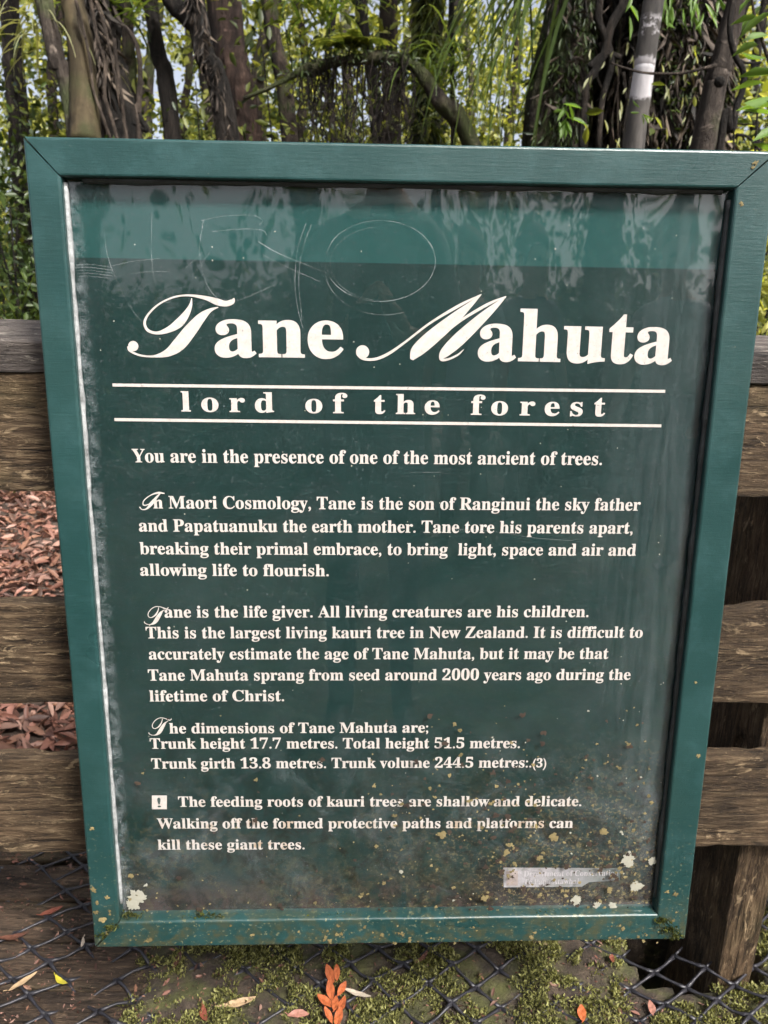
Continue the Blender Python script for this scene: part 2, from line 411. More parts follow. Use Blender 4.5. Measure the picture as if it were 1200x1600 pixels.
h = math_(nt, 'ADD', math_(nt, 'MULTIPLY', t.outputs[0], .55), math_(nt, 'MULTIPLY', tg.outputs[0], .6))
bump(nt, b, h, .26, .0020); M['frame'] = m
FD = .060
def frame_member(side):
    g = .0007
    if side == 't': q = [(-SW+g*2, SH), (SW-g*2, SH), (IR-g, IT), (IL+g, IT)]
    if side == 'b': q = [(-SW+g*2, 0), (SW-g*2, 0), (IR-g, IB), (IL+g, IB)]
    if side == 'l': q = [(-SW, SH-g*2), (-SW, g*2), (IL, IB+g), (IL, IT-g)]
    if side == 'r': q = [(SW, SH-g*2), (SW, g*2), (IR, IB+g), (IR, IT-g)]
    bm = bmesh.new()
    f_ = [bm.verts.new((a, b_, 0)) for a, b_ in q]; k_ = [bm.verts.new((a, b_, -FD)) for a, b_ in q]
    bm.faces.new(f_); bm.faces.new(k_[::-1])
    for i in range(4): bm.faces.new((f_[i], k_[i], k_[(i+1) % 4], f_[(i+1) % 4]))
    bmesh.ops.recalc_face_normals(bm, faces=bm.faces)
    # long edges only: front outer and front inner
    ed = [e for e in bm.edges if all(abs(v.co.z) < 1e-6 for v in e.verts) and (e.calc_length() > .5)]
    bmesh.ops.bevel(bm, geom=ed, offset=.0032, segments=3, profile=.5, affect='EDGES')
    ax = 0 if side in 'tb' else 1
    bmesh.ops.subdivide_edges(bm, edges=[e for e in bm.edges if e.calc_length() > .5], cuts=60)
    for v in bm.verts:
        if abs(v.co.z) < .004:
            v.co.z += .0006*noise.noise(Vector((v.co.x*9, v.co.y*9, 3)))
            v.co.x += .0005*noise.noise(Vector((v.co.x*14, v.co.y*14, 8))); v.co.y += .0005*noise.noise(Vector((v.co.x*14, v.co.y*14, 18)))
    me = bpy.data.meshes.new('frame_rail'); bm.to_mesh(me); bm.free()
    return link('frame_rail', me, M['frame'], sign)
for s in 'tblr': frame_member(s)

# printed panel
ZP, ZG = -.0200, -.0140
m, nt, b, l = newmat('printed_panel')
x_, y_, z_ = xyz(nt)
t = noise_tex(nt, 240, 3, .6); t2 = noise_tex(nt, 22, 6, .65)
r = ramp(nt, [(.3, (.0052, .0215, .0200)), (.7, (.0085, .031, .0285))]); l.new(t2.outputs[0], r.inputs[0])
c = mixc(nt, mrange(nt, t.outputs[0], .58, .7, 0, .35), r.outputs[0], (.022, .042, .040))
yy = math_(nt, 'ADD', y_, math_(nt, 'MULTIPLY', x_, .004))
c = mixc(nt, mrange(nt, yy, .8780, .8790, 0, .8), c, (.012, .066, .062))       # unfaded strip at the head of the print
# brown mould blotches, thick towards the lower right
mo = noise_tex(nt, 60, 4, .6, dist=.4); vx = N(nt, 'ShaderNodeTexVoronoi'); vx.inputs['Scale'].default_value = 70
tc = N(nt, 'ShaderNodeTexCoord'); l.new(tc.outputs['Object'], vx.inputs['Vector'])
zone = math_(nt, 'MULTIPLY', mrange(nt, y_, .30, .10), mrange(nt, x_, -.12, .25))
spot = math_(nt, 'MULTIPLY', mrange(nt, vx.outputs['Distance'], .36, .22), mrange(nt, noise_tex(nt, 13, 4, .6).outputs[0], .48, .58))
c = mixc(nt, math_(nt, 'MULTIPLY', math_(nt, 'MULTIPLY', spot, zone), .9), c, (.028, .016, .010))
gr = math_(nt, 'MULTIPLY', mrange(nt, mo.outputs[0], .42, .62), mrange(nt, y_, .17, .055))
c = mixc(nt, math_(nt, 'MULTIPLY', gr, .7), c, (.050, .050, .026))
br = math_(nt, 'MULTIPLY', mrange(nt, noise_tex(nt, 26, 6, .7).outputs[0], .40, .58), mrange(nt, y_, .10, .05))
c = mixc(nt, math_(nt, 'MULTIPLY', br, .95), c, (.045, .026, .022))
ag = math_(nt, 'MULTIPLY', mrange(nt, noise_tex(nt, 95, 5, .75, dist=.3).outputs[0], .50, .60), math_(nt, 'MULTIPLY', mrange(nt, y_, .27, .09), mrange(nt, noise_tex(nt, 10, 4, .6).outputs[0], .42, .58)))
c = mixc(nt, math_(nt, 'MULTIPLY', ag, .8), c, (.075, .066, .030))
zr = math_(nt, 'MULTIPLY', mrange(nt, y_, .30, .08), mrange(nt, math_(nt, 'ADD', x_, math_(nt, 'MULTIPLY', y_, -.9)), -.28, .16))
clus = mrange(nt, noise_tex(nt, 15, 5, .65).outputs[0], .40, .60)
s1 = math_(nt, 'MULTIPLY', mrange(nt, noise_tex(nt, 230, 3, .6).outputs[0], .545, .60), math_(nt, 'MULTIPLY', zr, clus))
s2 = math_(nt, 'MULTIPLY', mrange(nt, noise_tex(nt, 105, 4, .65, dist=.5).outputs[0], .52, .58), math_(nt, 'MULTIPLY', zr, mrange(nt, noise_tex(nt, 12, 5, .6).outputs[0], .38, .52)))
c = mixc(nt, math_(nt, 'MULTIPLY', s2, .95), c, (.013, .008, .0055))
c = mixc(nt, math_(nt, 'MULTIPLY', s1, .9), c, (.22, .17, .07))
dk = math_(nt, 'MULTIPLY', mrange(nt, noise_tex(nt, 34, 6, .72, dist=.6).outputs[0], .50, .60), mrange(nt, y_, .33, .12))
c = mixc(nt, math_(nt, 'MULTIPLY', dk, .8), c, (.007, .008, .006))
l.new(c, b.inputs['Base Color']); b.inputs['Roughness'].default_value = .6; b.inputs['Specular IOR Level'].default_value = .15
M['panel'] = m
bm = bmesh.new(); bmesh.ops.create_cube(bm, size=1)
for v in bm.verts: v.co = Vector(((IL+IR)/2+v.co.x*(IR-IL+.012), (IB+IT)/2+v.co.y*(IT-IB+.012), ZP-.004+v.co.z*.008))
me = bpy.data.meshes.new('printed_panel'); bm.to_mesh(me); bm.free()
panel = link('printed_panel', me, M['panel'], sign)
# backing and battens against the fence
M['ply'] = mat_simple('ply', (.10, .075, .05), .8)
def box(name, x0, x1, y0, y1, z0, z1, mat, parent, bev=0):
    bm = bmesh.new(); bmesh.ops.create_cube(bm, size=1)
    for v in bm.verts: v.co = Vector(((x0+x1)/2+v.co.x*(x1-x0), (y0+y1)/2+v.co.y*(y1-y0), (z0+z1)/2+v.co.z*(z1-z0)))
    if bev: bmesh.ops.bevel(bm, geom=list(bm.edges), offset=bev, segments=2, affect='EDGES')
    me = bpy.data.meshes.new(name); bm.to_mesh(me); bm.free(); return link(name, me, mat, parent)
box('backing_board', IL-.004, IR+.004, IB-.004, IT+.004, -.050, -.030, M['ply'], sign)
for b0, th in ((.62, .034), (.34, .050), (.07, .062)): box('mounting_batten', -.33, .33, b0, b0+.06, -.0605-th, -.0605, M['ply'], sign)

# glass, slightly bowed towards its head, dusty film on it
m, nt, b, l = newmat('dusty_glass')
nt.nodes.remove(b)
x_, y_, z_ = xyz(nt)
fr = N(nt, 'ShaderNodeFresnel'); fr.inputs[0].default_value = 1.5
tr = N(nt, 'ShaderNodeBsdfTransparent'); gl = N(nt, 'ShaderNodeBsdfGlossy'); gl.inputs['Roughness'].default_value = .015
df = N(nt, 'ShaderNodeBsdfDiffuse'); df.inputs[0].default_value = (.50, .55, .58, 1)
m1 = N(nt, 'ShaderNodeMixShader'); m2 = N(nt, 'ShaderNodeMixShader')
gb = N(nt, 'ShaderNodeNewGeometry')      # the inner face must not totally reflect light that comes through
fo = math_(nt, 'MULTIPLY', math_(nt, 'MULTIPLY', fr.outputs[0], math_(nt, 'SUBTRACT', 1.0, gb.outputs['Backfacing'])), 1.5, True)
l.new(fo, m1.inputs[0]); l.new(tr.outputs[0], m1.inputs[1]); l.new(gl.outputs[0], m1.inputs[2])
wv = noise_tex(nt, 9, 2, .5, stretch=(1, .55, 1)); bp = N(nt, 'ShaderNodeBump'); bp.inputs['Strength'].default_value = .12; bp.inputs['Distance'].default_value = .004
l.new(wv.outputs[0], bp.inputs['Height']); l.new(bp.outputs[0], gl.inputs['Normal'])
d1 = noise_tex(nt, 7, 6, .7, dist=.5); d2 = noise_tex(nt, 300, 3, .6); d3 = noise_tex(nt, 30, 5, .7, stretch=(3, .25, 1))
dust = mrange(nt, d1.outputs[0], .40, .75, .001, .014)
dust = math_(nt, 'ADD', dust, mrange(nt, d2.outputs[0], .62, .74, 0, .10))
rightz = mrange(nt, x_, .20, .345, 0, 1)
dust = math_(nt, 'ADD', dust, math_(nt, 'MULTIPLY', rightz, mrange(nt, d3.outputs[0], .38, .7, .004, .045)))
lowz = math_(nt, 'MULTIPLY', mrange(nt, y_, .30, .09), mrange(nt, d1.outputs[0], .40, .62))
dust = math_(nt, 'ADD', dust, math_(nt, 'MULTIPLY', lowz, .016))
hz = math_(nt, 'MULTIPLY', math_(nt, 'MULTIPLY', mrange(nt, y_, .34, .20), mrange(nt, y_, .06, .13)), mrange(nt, noise_tex(nt, 11, 7, .75, dist=.7).outputs[0], .50, .66))
dust = math_(nt, 'ADD', dust, math_(nt, 'MULTIPLY', hz, .05))
leftz = math_(nt, 'MULTIPLY', mrange(nt, x_, -.347, -.358), mrange(nt, noise_tex(nt, 70, 9, .85).outputs[0], .47, .55))
dust = math_(nt, 'ADD', dust, math_(nt, 'MULTIPLY', leftz, .11))
topz = mrange(nt, y_, .938, .956)
dust = math_(nt, 'ADD', dust, math_(nt, 'MULTIPLY', topz, .04), True)
l.new(dust, m2.inputs[0]); l.new(m1.outputs[0], m2.inputs[1]); l.new(df.outputs[0], m2.inputs[2])
l.new(m2.outputs[0], nt.nodes['Material Output'].inputs[0])
M['glass'] = m
def glass_c(a, b_):
    # acrylic sheet: bows by a few millimetres, more sharply just below the top rail
    k = max(0, (b_-.86)/.10)
    return ZG+.0008*math.sin(a*9+1)+.0010*math.sin(b_*7+.6)+.0022*k*k*(.8+.5*noise.noise(Vector((a*5, 2.2, .5))))+.0004*k*noise.noise(Vector((a*20, b_*5, 4.5)))
na, nb = 90, 110; V = []; Fc = []
for side in (0, 1):
    for j in range(nb+1):
        for i in range(na+1):
            a = IL-.004+(IR-IL+.008)*i/na; b_ = IB-.004+(IT-IB+.008)*j/nb
            V.append((a, b_, glass_c(a, b_)-side*.003))
o2 = (na+1)*(nb+1)
for j in range(nb):
    for i in range(na):
        k = j*(na+1)+i
        Fc.append((k, k+1, k+na+2, k+na+1)); Fc.append((o2+k, o2+k+na+1, o2+k+na+2, o2+k+1))
for i in range(na):
    Fc.append((i, o2+i, o2+i+1, i+1)); k = nb*(na+1)+i; Fc.append((k, k+1, o2+k+1, o2+k))
for j in range(nb):
    k = j*(na+1); Fc.append((k, k+na+1, o2+k+na+1, o2+k)); k += na; Fc.append((k, o2+k, o2+k+na+1, k+na+1))
glass = link('glass_pane', mesh_np('glass_pane', V, Fc), M['glass'], sign, True)

# sealant beads
M['bead_white'] = mat_simple('bead_white', (.30, .31, .31), .3, .6, 70, .6)
M['bead_dark'] = mat_simple('bead_dark', (.03, .033, .034), .45, .5, 60, .5)
def bead(p0, p1, r_, mat):
    n = 90; pts = []; rad = []
    for i in range(n+1):
        t_ = i/n; a = p0[0]+(p1[0]-p0[0])*t_; b_ = p0[1]+(p1[1]-p0[1])*t_
        pts.append((a, b_, ZG+.003)); rad.append(r_*(1+.55*noise.noise(Vector((a*40, b_*40, r_*900)))))
    v, f_ = tube(pts, rad, 8); return link('sealant_bead', mesh_np('sealant_bead', v, f_), mat, sign, True)
bead((IL+.0005, IB+.02), (IL+.0005, IT-.004), .0030, M['bead_white'])
bead((IR-.0005, IB+.02), (IR-.0005, IT-.01), .0036, M['bead_dark'])
bead((IL+.02, IT-.0005), (IR-.01, IT-.0005), .0042, M['bead_dark'])

# ---- lettering
m, nt, b, l = newmat('cream_print')
t = noise_tex(nt, 150, 5, .65); x_, y_, z_ = xyz(nt)
r = ramp(nt, [(.25, (.55, .49, .445)), (.6, (.66, .60, .56))]); l.new(t.outputs[0], r.inputs[0])
st = math_(nt, 'MULTIPLY', mrange(nt, noise_tex(nt, 45, 4, .6).outputs[0], .52, .64), mrange(nt, y_, .24, .15))
c = mixc(nt, math_(nt, 'MULTIPLY', st, .75), r.outputs[0], (.42, .27, .13))
c = mixc(nt, mrange(nt, noise_tex(nt, 330, 2, .5).outputs[0], .68, .74, 0, .6), c, (.12, .14, .13))
l.new(c, b.inputs['Base Color']); b.inputs['Roughness'].default_value = .6; M['cream'] = m
ZT = ZP+.0006
UB, LB, DB = 0x1D400, 0x1D41A, 0x1D7CE
def bold(s):
    return ''.join(chr(UB+ord(k)-65) if 'A' <= k <= 'Z' else chr(LB+ord(k)-97) if 'a' <= k <= 'z' else chr(DB+ord(k)-48) if '0' <= k <= '9' else k for k in s)
def glyphs(s, off=.012, space=1.0, res=4):
    c_ = bpy.data.curves.new('t', 'FONT'); c_.body = s; c_.size = 1; c_.offset = off; c_.resolution_u = res; c_.space_character = space
    o = bpy.data.objects.new('t', c_); COL.objects.link(o)
    bpy.context.view_layer.update()
    me = bpy.data.meshes.new_from_object(o.evaluated_get(bpy.context.evaluated_depsgraph_get()))
    V = np.array([v.co[:] for v in me.vertices]); Fp = [tuple(p_.vertices) for p_ in me.polygons]
    bpy.data.objects.remove(o); bpy.data.curves.remove(c_); bpy.data.meshes.remove(me)
    return V, Fp
CAPH = glyphs(bold('H'), 0)[0][:, 1].max()
def text_line(s, p0, p1, cap, off=.007, name='text_line', res=4, mat='cream', parent=None, z=None, extra=None):
    """letters of s from sign point p0 to p1 (ends of the baseline), capitals cap metres high"""
    V, Fp = glyphs(bold(s), off, res=res)
    x0, x1 = V[:, 0].min(), V[:, 0].max()
    t_ = (V[:, 0]-x0)/(x1-x0)
    ky = cap/CAPH
    X = p0[0]+(p1[0]-p0[0])*t_; Y = p0[1]+(p1[1]-p0[1])*t_+V[:, 1]*ky
    VV = np.stack([X, Y, np.full(len(X), ZT if z is None else z)], 1); FF = list(Fp)
    if extra:
        o_ = len(VV); VV = np.concatenate([VV, extra[0]]); FF += [tuple(i+o_ for i in q) for q in extra[1]]
    return link(name, mesh_np(name, VV, FF), M[mat], parent or panel)
def stroke(pts, n=14):
    """pen stroke in the sign plane: pts (x, y, width) in photo pixels"""
    P = catmull(pts, n); A = np.array([ab(q[0], q[1], ZT) for q in P]); sc_ = .00090
    V = []; Fc = []
    for i in range(len(A)):
        t_ = A[min(i+1, len(A)-1)]-A[max(i-1, 0)]; t_ /= np.linalg.norm(t_)+1e-12; nn = np.array([-t_[1], t_[0]])
        w = max(.5, P[i][2])*sc_*.5
        V += [(*(A[i]+nn*w), ZT), (*(A[i]-nn*w), ZT)]
    for i in range(len(A)-1): Fc.append((2*i+1, 2*i+3, 2*i+2, 2*i))
    return V, Fc
_dz = [0]
def disc(x, y, r_, n=24):
    a, b_ = ab(x, y, ZT); r_ *= .0009
    return [(a+r_*math.cos(2*math.pi*k/n), b_+r_*math.sin(2*math.pi*k/n), ZT+.0001) for k in range(n)], [tuple(range(n))]
def lift(vf, dz): return [(v[0], v[1], v[2]+dz) for v in vf[0]], vf[1]
def Z3(l_): return [(170+x/2.553, 440+y/2.553, w/2.553) for x, y, w in l_]
def Z4(l_): return [(540+x/2.264, 440+y/2.264, w/2.264) for x, y, w in l_]
T_stem = [(437, 102, 2), (405, 114, 11), (370, 142, 27), (325, 195, 39), (280, 250, 40), (235, 284, 24), (180, 298, 7), (125, 294, 6), (85, 276, 7), (77, 258, 8)]
T_loop = [(500, 66, 3), (492, 80, 15), (465, 88, 17), (430, 80, 20), (385, 65, 12), (320, 55, 6), (260, 62, 5), (200, 90, 5), (158, 130, 6), (143, 165, 8), (156, 194, 9), (192, 205, 9), (238, 192, 18), (280, 165, 27), (310, 128, 20), (326, 95, 10), (331, 66, 2)]
M_1 = [(46, 250, 8), (50, 266, 7), (72, 275, 7), (110, 273, 8), (155, 253, 8), (212, 213, 6), (300, 146, 6), (400, 86, 8), (480, 45, 2)]
M_2 = [(480, 45, 2), (440, 82, 15), (380, 135, 32), (305, 198, 41), (255, 243, 36), (238, 268, 18), (236, 276, 6)]
M_3 = [(236, 276, 6), (300, 226, 7), (400, 143, 7), (500, 82, 8), (568, 52, 2)]
M_4 = [(568, 52, 2), (530, 86, 16), (470, 140, 30), (400, 205, 37), (352, 250, 28), (338, 270, 12), (345, 277, 8), (368, 273, 6), (398, 258, 5), (418, 240, 2)]
def disc3(x, y, r_): return disc(170+x/2.553, 440+y/2.553, r_/2.553)
def disc4(x, y, r_): return disc(540+x/2.264, 440+y/2.264, r_/2.264)
parts = [stroke(Z3(T_stem)), lift(stroke(Z3(T_loop)), .0001), disc3(98, 257, 16)]
v, f_ = join(parts); link('script_initial', mesh_np('script_initial', v, f_), M['cream'], panel)
parts = [stroke(Z4(M_1)), lift(stroke(Z4(M_2)), .0001), lift(stroke(Z4(M_3)), .0002), lift(stroke(Z4(M_4)), .0003), disc4(60, 249, 19)]
v, f_ = join(parts); link('script_initial', mesh_np('script_initial', v, f_), M['cream'], panel)
def mini_T(x, y, w, h_):
    """small script T with its box lower left at pixel x,y"""
    k = lambda L: [(x+(a-72)/430*w, y-h_+(b_-50)/250*h_, max(1.0, c_/430*w*(1.5 if L is T_stem else .9))) for a, b_, c_ in L]
    return join([stroke(k(T_stem), 6), lift(stroke(k(T_loop), 6), .0001)])
def body(s, xa, ya, xb, yb, cap=.0148, **k):
    return text_line(s, ab(xa, ya), ab(xb, yb), cap, **k)
text_line('ane', ab(336, 556), ab(537, 558.5), .0570, .010, 'title_word', 8)
text_line('ahuta', ab(746, 562), ab(1049, 568), .0570, .010, 'title_word', 8)
for (a, b_) in (((176, 601.5), (1039, 611.4)), ((179, 655.5), (1033, 665.3))):
    p0, p1 = ab(*a), ab(*b_); w = .0017
    link('rule_line', mesh_np('rule_line', [(p0[0], p0[1]-w, ZT), (p1[0], p1[1]-w, ZT), (p1[0], p1[1]+w, ZT), (p0[0], p0[1]+w, ZT)], [(0, 1, 2, 3)]), M['cream'], panel)
# spaced subtitle, letter by letter
for ch, xc in zip('lordoftheforest', (291, 328.5, 371, 413.5, 490.5, 531.5, 593, 633.5, 675, 746.5, 780, 823.5, 862, 900, 936)):
    v, f_ = glyphs(bold(ch), .008, res=6); yb = 642.5+(xc-290)*7.5/640
    a, b_ = ab(xc, yb); ky = .0226/CAPH; kx = ky*1.28; mid = (v[:, 0].min()+v[:, 0].max())/2
    link('subtitle_letter', mesh_np('subtitle_letter', [(a+(q[0]-mid)*kx, b_+q[1]*ky, ZT) for q in v], f_), M['cream'], panel)
body('You are in the presence of one of the most ancient of trees.', 207, 722, 940, 726.4, .0155)
I_ = [[(257, 771, 1.5), (247, 770, 2.5), (235, 774, 1.2), (225, 782, 1.2), (224, 789, 1.4), (232, 788, 1.2), (240, 780, 1.2)], [(251, 770, 1), (243, 779, 3.2), (236, 788, 4), (229, 795, 2), (222, 796, 1.2), (218, 792, 1.6)]]
body('n Maori Cosmology, Tane is the son of Ranginui the sky father', 240, 794, 1000, 797.5, extra=join([stroke(I_[0], 6), lift(stroke(I_[1], 6), .0001)]))
body('and Papatuanuku the earth mother. Tane tore his parents apart,', 217.6, 830, 988, 833.5)
body('breaking their primal embrace, to bring  light, space and air and', 219, 865.6, 993, 868)
body('allowing life to flourish.', 219.5, 899, 513.7, 900)
body('ane is the life giver. All living creatures are his children.', 257.5, 964.5, 919, 963.8, extra=mini_T(225, 976, 38, 29))
body('This is the largest living kauri tree in New Zealand. It is difficult to', 228.6, 997, 1003.5, 996)
body('accurately estimate the age of Tane Mahuta, but it may be that', 233, 1030, 950, 1029)
body('Tane Mahuta sprang from seed around 2000 years ago during the', 232, 1063, 984.5, 1061.8)
body('lifetime of Christ.', 234, 1095.5, 444, 1095)
body('he dimensions of Tane Mahuta are;', 265, 1145.5, 669, 1144, .0142, extra=mini_T(232, 1149, 36, 28))
body('Trunk height 17.7 metres. Total height 51.5 metres.', 235, 1169.4, 812, 1168.4, .0145)
body('Trunk girth 13.8 metres. Trunk volume 244.5 metres:.', 237, 1200.5, 830, 1198.6, .0145)
body('(3)', 832, 1198.6, 853, 1198.4, .0125)
body('The feeding roots of kauri trees are shallow and delicate.', 279, 1260, 908, 1259)
body('Walking off the formed protective paths and platforms can', 246, 1294, 895, 1293)
body('kill these giant trees.', 247, 1327, 476, 1326.5)
q = [ab(237.5, 1264), ab(261, 1264), ab(261, 1242.5), ab(237.5, 1242.5)]
box_o = link('warning_symbol', mesh_np('warning_symbol', [(a, b_, ZT) for a, b_ in q], [(0, 1, 2, 3)]), M['cream'], panel)
M['ink'] = mat_simple('dark_ink', (.02, .045, .04), .6, .2, 100, 0)
body('!', 246.5, 1260.5, 252, 1260.5, .0135, name='warning_mark', mat='ink', z=ZT+.0003)
# agency strip, almost washed out
m, nt, b, l = newmat('washed_sticker'); t = noise_tex(nt, 60, 5, .7); x_, y_, z_ = xyz(nt)
r = ramp(nt, [(.35, (.22, .22, .21)), (.65, (.48, .45, .48))]); l.new(t.outputs[0], r.inputs[0])
c = mixc(nt, mrange(nt, noise_tex(nt, 90, 4, .6).outputs[0], .62, .70, 0, .8), r.outputs[0], (.07, .035, .025))
c = mixc(nt, math_(nt, 'MULTIPLY', mrange(nt, x_, .21, .31), mrange(nt, t.outputs[0], .3, .55)), c, (.07, .10, .09))
l.new(c, b.inputs['Base Color']); b.inputs['Roughness'].default_value = .6; M['sticker'] = m
q = [ab(787, 1386), ab(909, 1385), ab(920, 1378), ab(968, 1375), ab(970, 1356), ab(786, 1355)]
st_ = link('agency_strip', mesh_np('agency_strip', [(a, b_, ZT) for a, b_ in q], [tuple(range(6))]), M['sticker'], panel)
M['sticker_ink'] = mat_simple('sticker_ink', (.50, .47, .49), .6, .25, 200, 0)
M['sticker_logo'] = mat_simple('sticker_logo', (.36, .30, .28), .6, .3, 120, 0)
text_line('Department of Conservation', ab(818, 1368.5), ab(966, 1367.5), .0085, .0, 'agency_text', 3, 'sticker_ink', z=ZT+.0003)
text_line('Te Papa Atawhai', ab(818, 1381), ab(904, 1380), .0080, .0, 'agency_text', 3, 'sticker_ink', z=ZT+.0003)
lg = [ab(791, 1383), ab(809, 1383), ab(809, 1360), ab(791, 1360)]
link('agency_emblem', mesh_np('agency_emblem', [(a, b_, ZT+.0003) for a, b_ in lg], [(0, 1, 2, 3)]), M['sticker_logo'], panel)

# ---- scratches cut into the glass
m, nt, b, l = newmat('scratch'); b.inputs['Base Color'].default_value = (.62, .66, .66, 1); b.inputs['Roughness'].default_value = .5
tr = N(nt, 'ShaderNodeBsdfTransparent'); mx = N(nt, 'ShaderNodeMixShader'); l.new(mrange(nt, noise_tex(nt, 25, 4, .6).outputs[0], .36, .66, .03, .40), mx.inputs[0])
l.new(tr.outputs[0], mx.inputs[1]); l.new(b.outputs[0], mx.inputs[2]); l.new(mx.outputs[0], nt.nodes['Material Output'].inputs[0]); M['scratch'] = m
def scratch(pts, w=.0007, closed=False):
    w *= .72
    P = catmull([(x, y) for x, y in pts], 10); V = []; Fc = []
    A = np.array([ab(q[0], q[1], ZG) for q in P])
    for i in range(len(A)):
        t_ = A[min(i+1, len(A)-1)]-A[max(i-1, 0)]; t_ /= np.linalg.norm(t_)+1e-12; nn = np.array([-t_[1], t_[0]])*w/2*(.7+.5*abs(noise.noise(Vector((i*.3, w*1e4, 0)))))
        zc = glass_c(*A[i])+.0005
        V += [(*(A[i]+nn), zc), (*(A[i]-nn), zc)]
    for i in range(len(A)-1): Fc.append((2*i+1, 2*i+3, 2*i+2, 2*i))
    return link('scratch', mesh_np('scratch', V, Fc), M['scratch'], glass)
ell = lambda cx, cy, rx, ry, a0, a1, n=14: [(cx+rx*math.cos(R(a0+(a1-a0)*i/n)), cy+ry*math.sin(R(a0+(a1-a0)*i/n))) for i in range(n+1)]
scratch(ell(594, 408, 86, 63, -170, 175), .0009); scratch(ell(600, 420, 92, 72, 70, 200), .0006); scratch(ell(596, 412, 80, 57, 100, 260), .0005)
scratch([(163, 330), (165, 380), (172, 412), (190, 455), (207, 485), (222, 503)], .0010)
scratch([(238, 330), (237, 400), (243, 445), (255, 470), (265, 471), (271, 455), (285, 425), (316, 395)], .0007)
scratch([(318, 345), (312, 390), (318, 430), (330, 455), (345, 468), (375, 468), (430, 445)], .0007)
scratch([(315, 345), (350, 338), (395, 337), (410, 345), (405, 352)], .0006); scratch([(330, 362), (380, 358), (410, 360), (417, 368)], .0005)
scratch([(404, 378), (440, 398), (510, 426)], .0012); scratch([(410, 398), (450, 418), (500, 440)], .0007)
scratch([(478, 350), (465, 390), (461, 440), (465, 480), (474, 515)], .0008); scratch([(487, 350), (473, 390), (467, 440), (472, 500)], .0006)
for k in range(5): scratch([(117+k, 414+k*4.5), (140, 413+k*4.6), (176, 418+k*4.4)], .0011 if k % 2 else .0007)
scratch([(176, 415), (210, 408), (250, 404)], .0006); scratch([(180, 432), (225, 425), (265, 424)], .0006)
scratch([(674, 838), (700, 828), (770, 830), (830, 840), (895, 845)], .0009); scratch([(640, 738), (680, 738), (715, 742)], .0005); scratch([(968, 890), (974, 905)], .0008)
scratch([(300, 432), (318, 408), (330, 392)], .0005); scratch([(1017, 485), (1005, 500), (985, 507)], .0005)

# ---- lichen, peeled patches, moss on the sign
def flake_mat(name, a, b_):
    m, nt, bs, l = newmat(name); g = N(nt, 'ShaderNodeNewGeometry'); t = noise_tex(nt, 240, 4, .7)
    r = ramp(nt, [(0, a), (1, b_)]); l.new(math_(nt, 'ADD', math_(nt, 'MULTIPLY', g.outputs['Random Per Island'], .6), math_(nt, 'MULTIPLY', t.outputs[0], .5)), r.inputs[0])
    l.new(r.outputs[0], bs.inputs['Base Color']); bs.inputs['Roughness'].default_value = .85; bump(nt, bs, t.outputs[0], .6, .001); return m
M['lichen_y'] = flake_mat('lichen_yellow', (.065, .052, .018), (.30, .235, .105))
M['lichen_w'] = flake_mat('lichen_white', (.20, .20, .15), (.44, .42, .35))
M['mould'] = flake_mat('mould', (.02, .011, .008), (.055, .035, .022))
def flake(a, b_, r_, z, n=11, seed=0.0, th=.0006, lob=.45):
    V = [(a, b_, z+th)]; ph = random.random()*6
    for k in range(n):
        th_ = 2*math.pi*k/n; rr = r_*(1+lob*noise.noise(Vector((math.cos(th_)*1.7+seed, math.sin(th_)*1.7, seed*2)))+lob*.6*noise.noise(Vector((math.cos(th_)*5+seed, math.sin(th_)*5, seed)))+lob*.5*noise.noise(Vector((math.cos(th_)*11+seed, math.sin(th_)*11, -seed))))
        V.append((a+rr*math.cos(th_+ph), b_+rr*math.sin(th_+ph), z))
    return V, [(0, 1+k, 1+(k+1) % n) for k in range(n)]
for u, v_, r_, mt in ((212, 1402, 14, 'lichen_w'), (209, 1412, 11, 'lichen_w'), (994, 1384, 10, 'lichen_w'), (981, 1343, 11, 'lichen_w'), (900, 1406, 9, 'lichen_w'), (957, 1414, 6, 'lichen_w'), (932, 1413, 6, 'lichen_w'), (1019, 1345, 7, 'lichen_w'), (691, 1302, 6, 'lichen_y'), (843, 1339, 5, 'lichen_y'), (791, 1330, 5, 'lichen_y'), (952, 1390, 5, 'lichen_y'), (758, 1402, 6, 'lichen_y'), (205, 1368, 4, 'lichen_y'), (864, 1307, 7, 'lichen_y'), (943, 1299, 6, 'lichen_y')):
    a, b_ = ab(u, v_, ZG)
    me = mesh_np('lichen_patch', *flake(a, b_, r_*.00085, glass_c(a, b_)+.0006, 44, u*.37, .0002, .5)); link('lichen_patch', me, M[mt], glass)
sy_parts = []; sb = []; sw = []
def fl(u, v_, r_, bag, n=7, onframe=False):
    a, b_ = ab(u, v_, 0 if onframe else ZG); z = .0008 if onframe else glass_c(a, b_)+.0006
    bag.append(flake(a, b_, r_*.00085, z, n+4, u+v_, .0002, .9))
cnt = 0
while cnt < 760:
    u = random.uniform(190, 1018); v_ = random.uniform(1060, 1430)
    wgt = max(0, (u-480)/540)**.8*max(0, (v_-1090)/330)**1.1 if u > 480 else .05*((v_-1060)/370)
    if v_ > 1395: wgt = max(wgt, .28)
    if fbm((u, v_, 0), .012, 3, 2)*.9+.7 < random.random(): continue
    if random.random() < wgt:
        s_ = random.choice((.7, .9, 1.2, 1.5, 2.0, 3.0)); q_ = random.random()
        fl(u, v_, s_*(1.45 if q_ < .4 else 1), sb if q_ < .46 else sw if q_ < .49 else sy_parts); cnt += 1
for _ in range(110):      # stray specks over the whole sheet
    fl(random.uniform(130, 1095), random.uniform(330, 1300), random.choice((.55, .7, .9)), sw, 5)
